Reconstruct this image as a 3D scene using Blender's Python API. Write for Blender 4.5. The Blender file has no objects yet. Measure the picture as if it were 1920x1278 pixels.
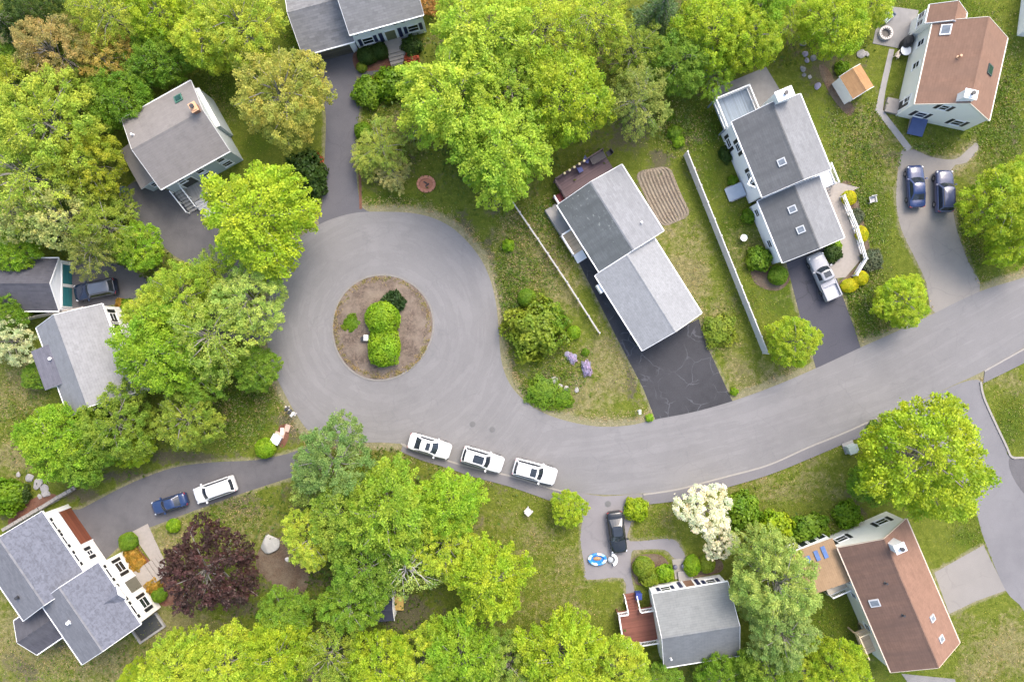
import bpy, math, random
import numpy as np
from mathutils import Vector, Matrix
random.seed(7)
R = math.radians
SC = bpy.context.scene
COL = SC.collection
H = 78.0          # camera height above the road, metres
S = 17.0          # photo pixels per metre on the ground

def P(px, py, z=0.0):
    """survey point: where a pixel of the (1920 wide) photo lies at height z"""
    f = (H - z) / H / S
    return Vector(((px - 960) * f, -(py - 639) * f, z))

def tag(o, label=None, cat=None, group=None, kind=None):
    if label: o['label'] = label
    if cat: o['category'] = cat
    if group: o['group'] = group
    if kind: o['kind'] = kind
    return o

def empty(name, loc, rz=0.0):
    o = bpy.data.objects.new(name, None)
    o.location = loc; o.rotation_euler = (0, 0, rz)
    o.empty_display_size = .5
    COL.objects.link(o)
    return o

class MB:
    def __init__(s): s.v = []; s.f = []; s.m = []
    def add(s, vs, fs, mi=0):
        b = len(s.v); s.v.extend([tuple(v) for v in vs])
        for f in fs: s.f.append(tuple(b + i for i in f)); s.m.append(mi)
        return s
    def box(s, c, size, rz=0.0, mi=0, rx=0.0, ry=0.0):
        hx, hy, hz = size[0]/2, size[1]/2, size[2]/2
        M = Matrix.Rotation(rz, 3, 'Z') @ Matrix.Rotation(ry, 3, 'Y') @ Matrix.Rotation(rx, 3, 'X')
        vs = [M @ Vector((x, y, z)) + Vector(c) for z in (-hz, hz) for x, y in ((-hx,-hy),(hx,-hy),(hx,hy),(-hx,hy))]
        return s.add(vs, [(3,2,1,0),(4,5,6,7),(0,1,5,4),(1,2,6,5),(2,3,7,6),(3,0,4,7)], mi)
    def bar(s, a, b, w, h, mi=0):
        a, b = Vector(a), Vector(b); d = b - a; L = d.length
        if L < 1e-6: return s
        x = d.normalized(); up = Vector((0,0,1)) if abs(x.z) < .95 else Vector((0,1,0))
        y = up.cross(x).normalized(); z = x.cross(y)
        vs = []
        for q in (a, b):
            for sy, sz in ((-1,-1),(1,-1),(1,1),(-1,1)): vs.append(q + y*sy*w/2 + z*sz*h/2)
        return s.add(vs, [(3,2,1,0),(4,5,6,7),(0,1,5,4),(1,2,6,5),(2,3,7,6),(3,0,4,7)], mi)
    def tube(s, pts, rad, n=8, mi=0, cap=True):
        pts = [Vector(p) for p in pts]
        rs = rad if isinstance(rad, (list, tuple)) else [rad]*len(pts)
        vs = []; fs = []
        for i, p in enumerate(pts):
            d = (pts[min(i+1, len(pts)-1)] - pts[max(i-1, 0)]).normalized()
            up = Vector((0,0,1)) if abs(d.z) < .9 else Vector((1,0,0))
            a = up.cross(d).normalized(); b = d.cross(a)
            for k in range(n):
                t = 2*math.pi*k/n
                vs.append(p + (a*math.cos(t) + b*math.sin(t))*rs[i])
        for i in range(len(pts)-1):
            for k in range(n):
                fs.append((i*n+k, i*n+(k+1)%n, (i+1)*n+(k+1)%n, (i+1)*n+k))
        if cap:
            fs.append(tuple(range(n-1, -1, -1))); fs.append(tuple((len(pts)-1)*n+k for k in range(n)))
        return s.add(vs, fs, mi)
    def lathe(s, c, prof, n=20, mi=0, sx=1, sy=1):
        """prof: (r, z) list from bottom to top"""
        c = Vector(c); vs = []; fs = []
        for r, z in prof:
            for k in range(n):
                t = 2*math.pi*k/n
                vs.append(c + Vector((r*sx*math.cos(t), r*sy*math.sin(t), z)))
        for i in range(len(prof)-1):
            for k in range(n):
                fs.append((i*n+k, i*n+(k+1)%n, (i+1)*n+(k+1)%n, (i+1)*n+k))
        fs.append(tuple(range(n-1, -1, -1))); fs.append(tuple((len(prof)-1)*n+k for k in range(n)))
        return s.add(vs, fs, mi)
    def prism(s, pts, z0, z1, mi=0, bottom=False):
        """vertical prism over a 2-D outline"""
        pts = [(p[0], p[1]) for p in pts]
        a = sum(pts[i][0]*pts[(i+1) % len(pts)][1] - pts[(i+1) % len(pts)][0]*pts[i][1] for i in range(len(pts)))
        if a < 0: pts = pts[::-1]
        n = len(pts)
        vs = [(x, y, z0) for x, y in pts] + [(x, y, z1) for x, y in pts]
        fs = [tuple(range(n, 2*n))] + [(i, (i+1) % n, n+(i+1) % n, n+i) for i in range(n)]
        if bottom: fs.append(tuple(range(n-1, -1, -1)))
        return s.add(vs, fs, mi)
    def build(s, name, mats, parent=None, smooth=False, loc=None):
        me = bpy.data.meshes.new(name)
        me.from_pydata(s.v, [], s.f)
        mats = mats if isinstance(mats, (list, tuple)) else [mats]
        for m in mats: me.materials.append(m)
        if any(s.m): me.polygons.foreach_set('material_index', s.m)
        if smooth: me.polygons.foreach_set('use_smooth', [True]*len(me.polygons))
        me.update()
        o = bpy.data.objects.new(name, me)
        if loc is not None: o.location = loc
        if parent: o.parent = parent
        COL.objects.link(o)
        return o

def spline(pts, closed=False, n=6):
    """Catmull-Rom through 2-D points"""
    pts = [Vector((p[0], p[1])) for p in pts]; N = len(pts); out = []
    rng = range(N) if closed else range(N-1)
    for i in rng:
        p0 = pts[(i-1) % N] if closed or i > 0 else pts[0]
        p1 = pts[i]; p2 = pts[(i+1) % N]
        p3 = pts[(i+2) % N] if closed or i+2 < N else pts[-1]
        for k in range(n):
            t = k/n
            out.append(.5*((2*p1) + (p2-p0)*t + (2*p0-5*p1+4*p2-p3)*t*t + (3*p1-p0-3*p2+p3)*t*t*t))
    if not closed: out.append(pts[-1])
    return out

# ------------------------------------------------------------------ materials
class NT:
    def __init__(s, name):
        s.m = bpy.data.materials.new(name); s.m.use_nodes = True
        s.t = s.m.node_tree; s.n = s.t.nodes; s.b = s.n['Principled BSDF']; s.out = s.n['Material Output']
    def new(s, typ, **kw):
        n = s.n.new(typ)
        for k, v in kw.items():
            if k.startswith('i_'): n.inputs[k[2:].replace('_', ' ')].default_value = v
            else: setattr(n, k, v)
        return n
    def link(s, a, b): s.t.links.new(a, b)
    def coord(s, which='Object', scale=(1,1,1)):
        tc = s.new('ShaderNodeTexCoord'); mp = s.new('ShaderNodeMapping')
        mp.inputs['Scale'].default_value = scale
        s.link(tc.outputs[which], mp.inputs['Vector'])
        return mp.outputs['Vector']
    def noise(s, vec, scale, detail=3, rough=.55, dist=0.0):
        n = s.new('ShaderNodeTexNoise'); n.inputs['Scale'].default_value = scale
        n.inputs['Detail'].default_value = detail; n.inputs['Roughness'].default_value = rough
        n.inputs['Distortion'].default_value = dist
        s.link(vec, n.inputs['Vector']); return n.outputs['Fac']
    def ramp(s, fac, lo, hi, c0=(0,0,0,1), c1=(1,1,1,1)):
        r = s.new('ShaderNodeValToRGB'); e = r.color_ramp.elements
        e[0].position = lo; e[1].position = hi; e[0].color = c0; e[1].color = c1
        s.link(fac, r.inputs['Fac']); return r.outputs['Color']
    def mix(s, fac, a, b, mode='MIX'):
        m = s.new('ShaderNodeMix', data_type='RGBA', blend_type=mode)
        for x, i in ((fac, 0), (a, 6), (b, 7)):
            if isinstance(x, (int, float)): m.inputs[i].default_value = x
            elif isinstance(x, tuple): m.inputs[i].default_value = x if len(x) == 4 else x + (1,)
            else: s.link(x, m.inputs[i])
        return m.outputs[2]
    def math(s, op, a, b=None):
        m = s.new('ShaderNodeMath', operation=op)
        for x, i in ((a, 0), (b, 1)):
            if x is None: continue
            if isinstance(x, (int, float)): m.inputs[i].default_value = x
            else: s.link(x, m.inputs[i])
        return m.outputs[0]
    def bump(s, h, strength=.4, dist=.05):
        b = s.new('ShaderNodeBump'); b.inputs['Strength'].default_value = strength; b.inputs['Distance'].default_value = dist
        s.link(h, b.inputs['Height']); s.link(b.outputs['Normal'], s.b.inputs['Normal'])
    def base(s, c):
        if isinstance(c, tuple): s.b.inputs['Base Color'].default_value = c + (1,)
        else: s.link(c, s.b.inputs['Base Color'])

def c4(c): return (c[0], c[1], c[2], 1)
def var(c, k): return (c[0]*k, c[1]*k, c[2]*k)

def mat_simple(name, c, rough=.6, scale=4.0, amt=.18, bump=0.0, metallic=0.0, spec=.5):
    t = NT(name); v = t.coord()
    n = t.noise(v, scale, 5, .6)
    t.base(t.mix(n, c4(var(c, 1-amt)), c4(var(c, 1+amt))))
    t.b.inputs['Roughness'].default_value = rough; t.b.inputs['Metallic'].default_value = metallic
    t.b.inputs['Specular IOR Level'].default_value = spec
    if bump: t.bump(t.noise(v, scale*6, 3), bump, .02)
    return t.m

def mat_paint(name, c, rough=.25):
    t = NT(name); v = t.coord(); n = t.noise(v, 3, 4, .6)
    t.base(t.mix(n, c4(var(c, .93)), c4(var(c, 1.05))))
    t.b.inputs['Roughness'].default_value = rough
    t.b.inputs['Coat Weight'].default_value = .6; t.b.inputs['Coat Roughness'].default_value = .08
    return t.m

def mat_glass(name, c=(.015,.02,.03), rough=.06):
    t = NT(name); v = t.coord(); n = t.noise(v, 2.5, 2)
    t.base(t.mix(n, c4(var(c, .6)), c4(var(c, 1.4))))
    t.b.inputs['Roughness'].default_value = rough; t.b.inputs['Specular IOR Level'].default_value = .7
    return t.m

def mat_asphalt(name, c, c2, patch=.5, crack=0.0, crack_c=(.02,.02,.022), streak=None, scale=1.0):
    """worn asphalt: broad fading, fine grain, optional cracks and wheel polish round a centre"""
    c, c2 = [(x[0]*.685, x[1]*.672, x[2]*.665) for x in (c, c2)]
    t = NT(name); v = t.coord()
    big = t.ramp(t.noise(v, .11*scale, 4, .6), .35, .68)
    col = t.mix(big, c4(c), c4(c2))
    mid = t.ramp(t.noise(v, .55*scale, 6, .65), .35, .7)
    col = t.mix(t.math('MULTIPLY', mid, patch), col, c4(var(c2, 1.12)))
    if streak:
        sep = t.new('ShaderNodeSeparateXYZ'); t.link(v, sep.inputs[0])
        def arcs(cx, cy, L):
            dx = t.math('SUBTRACT', sep.outputs[0], cx); dy = t.math('SUBTRACT', sep.outputs[1], cy)
            rr = t.math('SQRT', t.math('ADD', t.math('MULTIPLY', dx, dx), t.math('MULTIPLY', dy, dy)))
            an = t.math('MULTIPLY', t.math('ARCTAN2', dy, dx), L)
            cv = t.new('ShaderNodeCombineXYZ'); t.link(t.math('MULTIPLY', rr, 1.1), cv.inputs[0]); t.link(an, cv.inputs[1])
            return t.noise(cv.outputs[0], 1.0, 6, .68, .25)
        gx = t.math('MULTIPLY', t.math('ADD', sep.outputs[0], -streak[2]), .12)
        g = t.new('ShaderNodeClamp'); t.link(gx, g.inputs['Value'])
        st = t.mix(g.outputs[0], arcs(streak[0], streak[1], 1.6), arcs(streak[3], streak[4], 9.0))
        col = t.mix(t.math('MULTIPLY', t.ramp(st, .48, .34), .26), col, c4(var(c, .80)))
        col = t.mix(t.math('MULTIPLY', t.ramp(st, .52, .68), .20), col, c4(var(c2, 1.14)))
    fine = t.noise(v, 17, 4, .85)
    col = t.mix(t.ramp(fine, .3, .72), t.mix(.15, col, (0,0,0)), t.mix(.06, col, (.8,.8,.8)))
    if crack:
        vo = t.new('ShaderNodeTexVoronoi', feature='DISTANCE_TO_EDGE'); vo.inputs['Scale'].default_value = .32*scale
        wv = t.new('ShaderNodeVectorMath', operation='ADD')
        nz = t.new('ShaderNodeTexNoise'); nz.inputs['Scale'].default_value = .8; nz.inputs['Detail'].default_value = 4
        t.link(v, nz.inputs['Vector']); t.link(v, wv.inputs[0]); t.link(nz.outputs['Color'], wv.inputs[1])
        t.link(wv.outputs[0], vo.inputs['Vector'])
        cr = t.ramp(vo.outputs['Distance'], .006, .022, (1,1,1,1), (0,0,0,1))
        gate = t.ramp(t.noise(v, .28, 2), .46, .56)
        col = t.mix(t.math('MULTIPLY', t.math('MULTIPLY', cr, gate), crack), col, c4(crack_c))
    t.base(col); t.b.inputs['Roughness'].default_value = .9; t.b.inputs['Specular IOR Level'].default_value = .25
    t.bump(fine, .3, .01)
    return t.m

def mat_roof(name, c, mott=.25, fleck=.45, stain=None, stain_amt=.5, scale=1.0, axis='x', lichen=None):
    """asphalt shingles: courses across the slope, mottled granules, rain streaks, optional algae"""
    c = var(c, .76); stain = var(stain, .76) if stain else None
    t = NT(name); v = t.coord('Object')
    sep = t.new('ShaderNodeSeparateXYZ'); t.link(v, sep.inputs[0])
    along, down = (sep.outputs[0], sep.outputs[1]) if axis == 'x' else (sep.outputs[1], sep.outputs[0])
    cv = t.new('ShaderNodeCombineXYZ'); t.link(along, cv.inputs[0]); t.link(down, cv.inputs[1])
    br = t.new('ShaderNodeTexBrick'); t.link(cv.outputs[0], br.inputs['Vector'])
    br.inputs['Scale'].default_value = 1.0; br.inputs['Brick Width'].default_value = .62; br.inputs['Row Height'].default_value = .21
    br.inputs['Mortar Size'].default_value = .012; br.inputs['Bias'].default_value = 0
    br.inputs['Color1'].default_value = c4(var(c, 1-mott)); br.inputs['Color2'].default_value = c4(var(c, 1+mott))
    br.inputs['Mortar'].default_value = c4(var(c, .72))
    col = t.mix(t.ramp(t.noise(v, 1.9*scale, 5, .65, .6), *((.34, .68) if fleck < .8 else (.40, .62))), br.outputs['Color'], t.mix(fleck, br.outputs['Color'], c4(var(c, 1.35 + .2*max(0, fleck-.45)))))
    col = t.mix(t.math('MULTIPLY', t.ramp(t.noise(v, .35, 4, .6), .35, .7), .35), col, c4(var(c, .8)))
    if stain:
        sv = t.new('ShaderNodeCombineXYZ'); t.link(t.math('MULTIPLY', along, 1.0), sv.inputs[0]); t.link(t.math('MULTIPLY', down, .13), sv.inputs[1])
        st = t.ramp(t.noise(sv.outputs[0], .9, 5, .6), .3, .68)
        col = t.mix(t.math('MULTIPLY', st, stain_amt), col, c4(stain))
    if lichen:
        li = t.ramp(t.noise(v, 2.6, 6, .7, .4), .60, .70)
        gate = t.ramp(t.noise(v, .3, 2), .42, .6)
        col = t.mix(t.math('MULTIPLY', t.math('MULTIPLY', li, gate), .75), col, c4(lichen))
    t.base(col); t.b.inputs['Roughness'].default_value = .92; t.b.inputs['Specular IOR Level'].default_value = .2
    t.bump(br.outputs['Fac'], -.5, .02)
    return t.m

def mat_siding(name, c, row=.16):
    t = NT(name); v = t.coord('Object')
    sep = t.new('ShaderNodeSeparateXYZ'); t.link(v, sep.inputs[0])
    saw = t.math('FRACT', t.math('DIVIDE', sep.outputs[2], row))
    lap = t.ramp(saw, .0, .16, c4(var(c, .8)), c4(c))
    n = t.noise(v, .8, 5, .6)
    t.base(t.mix(t.math('MULTIPLY', t.ramp(n, .35, .75), .22), lap, c4(var(c, .82))))
    t.b.inputs['Roughness'].default_value = .55; t.bump(saw, .3, .015)
    return t.m

def mat_wood(name, c, plank=.14, axis=1, rough=.75):
    t = NT(name); v = t.coord('Object')
    sep = t.new('ShaderNodeSeparateXYZ'); t.link(v, sep.inputs[0])
    q = t.math('DIVIDE', sep.outputs[axis], plank)
    gap = t.ramp(t.math('FRACT', q), .0, .10, (.25,.25,.25,1), (1,1,1,1))
    wn = t.new('ShaderNodeTexWhiteNoise', noise_dimensions='1D'); t.link(t.math('FLOOR', q), wn.inputs['W'])
    col = t.mix(wn.outputs['Value'], c4(var(c, .8)), c4(var(c, 1.18)))
    col = t.mix(t.math('MULTIPLY', t.ramp(t.noise(v, 1.2, 5, .65), .35, .7), .35), col, c4(var(c, 1.4)))
    t.base(t.mix(1.0, col, gap, 'MULTIPLY')); t.b.inputs['Roughness'].default_value = rough
    return t.m

def mat_mulch(name, c, c2, scale=7):
    c, c2 = var(c, .78), var(c2, .78)
    t = NT(name); v = t.coord('Object')
    n1 = t.noise(v, scale, 6, .75, .8); n2 = t.noise(v, .7, 4)
    col = t.mix(t.ramp(n1, .36, .64), c4(var(c, .5)), c4(var(c, 1.6)))
    col = t.mix(t.math('MULTIPLY', t.ramp(n2, .4, .65), .7), col, c4(c2))
    t.base(col); t.b.inputs['Roughness'].default_value = .95; t.bump(n1, .7, .06)
    return t.m

def mat_leaf(name, trans=.38, yellow=.5):
    t = NT(name); t.n.remove(t.b)
    oi = t.new('ShaderNodeObjectInfo'); at = t.new('ShaderNodeAttribute', attribute_name='rnd')
    f = at.outputs['Fac']
    hv = t.noise(t.coord('Object'), .55, 3, .6)
    tint = t.mix(t.ramp(hv, .35, .65), (.86,1.0,.95,1), (1.16,1.02,1.0,1))
    base_ = t.mix(1.0, oi.outputs['Color'], tint, 'MULTIPLY')
    lo = t.mix(1.0, base_, (.60,.69,.56), 'MULTIPLY')
    hi = t.mix(1.0, base_, (1.48,1.36,1.3), 'MULTIPLY')
    col = t.mix(f, lo, hi)
    d = t.new('ShaderNodeBsdfDiffuse'); tr = t.new('ShaderNodeBsdfTranslucent')
    g = t.new('ShaderNodeBsdfGlossy'); g.inputs['Roughness'].default_value = .45; g.inputs['Color'].default_value = (.9,.95,.9,1)
    t.link(col, d.inputs['Color']); t.link(t.mix(1.0, col, (1.15,1.1,.6), 'MULTIPLY'), tr.inputs['Color'])
    m1 = t.new('ShaderNodeMixShader'); m1.inputs[0].default_value = trans
    t.link(d.outputs[0], m1.inputs[1]); t.link(tr.outputs[0], m1.inputs[2])
    m2 = t.new('ShaderNodeMixShader'); m2.inputs[0].default_value = .012
    t.link(m1.outputs[0], m2.inputs[1]); t.link(g.outputs[0], m2.inputs[2])
    t.link(m2.outputs[0], t.out.inputs['Surface'])
    return t.m
# ------------------------------------------------------------------ outlines (photo pixels on the ground)
ROAD_N = [(2060,470),(1990,494),(1920,520),(1838,546),(1756,585),(1690,617),(1612,652),(1530,690),(1450,724),(1372,752),(1300,772),(1228,786),(1180,797),(1120,799),(1060,788),(1012,770),(975,743),(952,712),(940,675),(935,620),(931,575),(921,530),(904,490),(878,455),(846,426),(810,408),(768,399),(720,397),(676,398),(640,405),(600,420),(560,447),(532,480),(514,520),(505,560),(500,610),(503,655),(516,700),(535,740),(555,775),(585,812),(640,828),(712,829)]
ROAD_S = [(750,831),(800,848),(867,870),(955,890),(1035,914),(1062,920),(1130,927),(1210,924),(1272,915),(1360,892),(1440,870),(1515,837),(1577,812),(1645,782),(1720,752),(1800,716),(1850,692),(1919,652),(1990,612),(2060,575)]
WALK_W_OUT = [(752,846),(790,862),(837,876),(890,894),(960,913),(1040,941),(1068,950)]
WALK_W_IN = [(755,834),(800,851),(867,873),(955,893),(1035,917),(1066,924)]
WALK_E_IN = [(1206,928),(1272,918),(1360,895),(1440,873),(1515,840),(1577,815),(1645,785)]
WALK_E_OUT = [(1204,946),(1277,937),(1335,921),(1440,890),(1527,855),(1590,828),(1650,805)]
WALK_F_IN = [(1846,697),(1919,656),(1990,616),(2060,579)]
WALK_F_OUT = [(1843,718),(1920,680),(1990,641),(2060,604)]
SIDE = [(1648,783),(1720,754),(1800,718),(1838,713),(1843,735),(1852,762),(1885,832),(1897,856),(1990,872),(2060,880),(2060,1320),(1985,1310),(1950,1220),(1919,1143),(1885,1105),(1845,1010),(1830,960),(1800,900),(1765,850),(1720,818),(1680,798)]

DRIVES = {
 'top': ([(640,412),(598,421),(604,385),(607,330),(610,270),(611,220),(606,180),(598,150),(583,112),(590,90),(662,80),(664,112),(670,160),(674,210),(667,255),(667,300),(670,345),(678,388),(700,402)], 'drive_blue'),
 'taupe': ([(230,372),(255,340),(330,362),(400,378),(445,430),(495,470),(540,478),(520,530),(480,545),(400,512),(337,485),(312,467),(275,432),(250,402)], 'drive_grey'),
 'garage': ([(128,488),(205,492),(250,508),(330,555),(420,585),(506,575),(503,640),(400,628),(300,600),(240,572),(205,572),(130,584)], 'drive_grey'),
 'lower': ([(585,838),(540,850),(480,862),(400,866),(330,875),(270,895),(225,915),(185,936),(150,954),(130,958),(150,1000),(190,1048),(215,1032),(250,1000),(290,985),(350,962),(410,940),(440,929),(510,906),(560,890),(600,880)], 'drive_grey'),
 'ranch': ([(1082,486),(1110,478),(1140,540),(1195,650),(1310,598),(1322,640),(1374,753),(1300,773),(1229,787),(1206,728),(1160,640)], 'drive_black'),
 'white': ([(1474,492),(1552,462),(1577,548),(1600,610),(1614,652),(1530,691),(1516,640),(1502,600)], 'drive_blue2'),
 'orange': ([(1690,285),(1712,280),(1745,294),(1780,299),(1800,294),(1828,268),(1834,280),(1812,305),(1784,318),(1788,400),(1797,440),(1815,490),(1837,546),(1754,587),(1737,530),(1715,482),(1690,430),(1680,370)], 'drive_tan'),
 'small': ([(1064,922),(1132,930),(1208,926),(1196,950),(1180,990),(1182,1014),(1250,1009),(1272,1018),(1285,1046),(1264,1046),(1246,1030),(1200,1030),(1184,1036),(1184,1080),(1192,1124),(1174,1124),(1168,1083),(1101,1086),(1096,1060),(1088,1010),(1091,960)], 'drive_lav'),
 'corner': ([(1752,1073),(1844,1021),(1863,1060),(1886,1106),(1830,1126),(1780,1150)], 'drive_tan2'),
}
ISLAND_C = (717, 613)
MULCH = [
 ('mulch_bed', [(222,1012),(248,1002),(262,1030),(283,1055),(262,1068),(246,1046)], 'mulch_red'),
 ('mulch_bed', [(270,1085),(300,1070),(330,1085),(345,1120),(310,1136),(290,1120)], 'mulch_red'),
 ('mulch_bed', [(1408,508),(1440,500),(1476,508),(1478,530),(1455,545),(1420,535)], 'mulch_brown'),
 ('mulch_bed', [(664,100),(700,92),(760,100),(752,122),(690,134),(666,128)], 'mulch_red'),
 ('mulch_bed', [(676,165),(700,150),(770,132),(790,150),(720,185),(690,195)], 'mulch_red'),
 ('mulch_bed', [(1186,1046),(1240,1040),(1258,1080),(1210,1096),(1190,1090)], 'mulch_brown'),
 ('mulch_bed', [(1272,1050),(1345,1046),(1350,1072),(1280,1082)], 'mulch_brown'),
 ('mulch_bed', [(1576,348),(1600,350),(1632,470),(1624,520),(1590,540),(1566,535),(1612,486),(1590,400)], 'mulch_brown'),
 ('mulch_bed', [(20,965),(60,935),(92,925),(105,932),(60,958),(20,985)], 'mulch_red'),
 ('mulch_bed', [(500,1010),(545,1015),(580,1050),(570,1110),(520,1100),(480,1060)], 'mulch_brown'),
 ('mulch_bed', [(1535,125),(1552,128),(1572,165),(1600,200),(1596,216),(1580,208),(1552,170)], 'mulch_brown'),
 ('mulch_bed', [(523,800),(536,795),(542,815),(532,838),(522,830)], 'mulch_red'),
 ('mulch_bed', [(570,1252),(620,1255),(615,1275),(575,1275)], 'mulch_brown'),
]
PATHS = []
HARD = [DRIVES[k][0] for k in DRIVES] + [SIDE]

def inpoly(X, Y, poly):
    c = np.zeros(X.shape, bool); n = len(poly)
    for i in range(n):
        x1, y1 = poly[i][0], poly[i][1]; x2, y2 = poly[(i+1) % n][0], poly[(i+1) % n][1]
        if y1 == y2: continue
        m = ((y1 > Y) != (y2 > Y)) & (X < (x2-x1)*(Y-y1)/(y2-y1) + x1)
        c ^= m
    return c
def polydist(X, Y, poly, closed=True):
    d = np.full(X.shape, 1e9); n = len(poly)
    for i in range(n if closed else n-1):
        ax, ay = poly[i][0], poly[i][1]; bx, by = poly[(i+1) % n][0], poly[(i+1) % n][1]
        vx, vy = bx-ax, by-ay; L = vx*vx+vy*vy+1e-9
        t = np.clip(((X-ax)*vx+(Y-ay)*vy)/L, 0, 1)
        d = np.minimum(d, np.hypot(X-ax-t*vx, Y-ay-t*vy))
    return d
ROAD = ROAD_N + ROAD_S
roadsp = spline(ROAD_N, n=5) + spline(ROAD_S, n=5)

# ------------------------------------------------------------------ materials of the setting
RC = P(717, 613)
MT = {}
MT['road'] = mat_asphalt('asphalt_road', (.232,.228,.229), (.292,.286,.286), .45, streak=(RC.x, RC.y, 0.0, -4.6, 100.6), crack=.2, crack_c=(.11,.11,.112))
MT['side'] = mat_asphalt('asphalt_side', (.205,.203,.215), (.26,.257,.268), .4, crack=.12, crack_c=(.1,.1,.1))
MT['walk'] = mat_asphalt('asphalt_walk', (.185,.178,.19), (.23,.222,.232), .4, crack=.1, crack_c=(.1,.1,.1))
MT['drive_blue'] = mat_asphalt('asphalt_blue', (.092,.092,.112), (.135,.132,.150), .5, crack=.12)
MT['drive_blue2'] = mat_asphalt('asphalt_sealed', (.056,.056,.078), (.084,.084,.106), .35, crack=.35)
MT['drive_grey'] = mat_asphalt('asphalt_grey', (.098,.094,.102), (.160,.155,.162), .6, crack=.12)
MT['drive_black'] = mat_asphalt('asphalt_black', (.018,.018,.023), (.046,.046,.054), .8, crack=.7, crack_c=(.10,.10,.11), scale=1.4)
MT['drive_tan'] = mat_asphalt('asphalt_tan', (.27,.25,.225), (.35,.325,.29), .5, crack=.3, crack_c=(.15,.14,.13))
MT['drive_tan2'] = mat_asphalt('concrete_tan', (.28,.265,.245), (.34,.32,.295), .4, crack=.3, crack_c=(.15,.14,.13))
MT['drive_lav'] = mat_asphalt('asphalt_pale', (.235,.222,.24), (.31,.295,.30), .5, crack=.3, crack_c=(.12,.12,.12))
MT['mulch_red'] = mat_mulch('bark_red', (.16,.062,.035), (.20,.11,.075))
MT['mulch_brown'] = mat_mulch('bark_brown', (.13,.085,.055), (.21,.17,.12))
MT['island'] = mat_mulch('island_soil', (.145,.108,.082), (.27,.215,.165), 4)
MT['kerb'] = mat_simple('granite_kerb', (.27,.25,.225), .8, 5, .2)
MT['stone'] = mat_simple('field_stone', (.32,.30,.285), .85, 3, .3, .3)
MT['paver'] = mat_simple('paver_stone', (.28,.25,.22), .8, 3, .2, .2)
MT['concrete'] = mat_simple('concrete', (.28,.265,.25), .85, 1.5, .2, .2)
MT['patio'] = mat_simple('stamped_patio', (.19,.182,.175), .8, 1.2, .28, .3)
MT['bed'] = mat_mulch('tilled_soil', (.25,.20,.145), (.31,.26,.195), 6)
MT['leaf'] = mat_leaf('leaves', .40)
MT['bark'] = mat_simple('bark', (.25,.225,.20), .9, 6, .35, .5)
MT['bark_pale'] = mat_simple('bark_pale', (.46,.43,.40), .9, 6, .3, .4)

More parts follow.
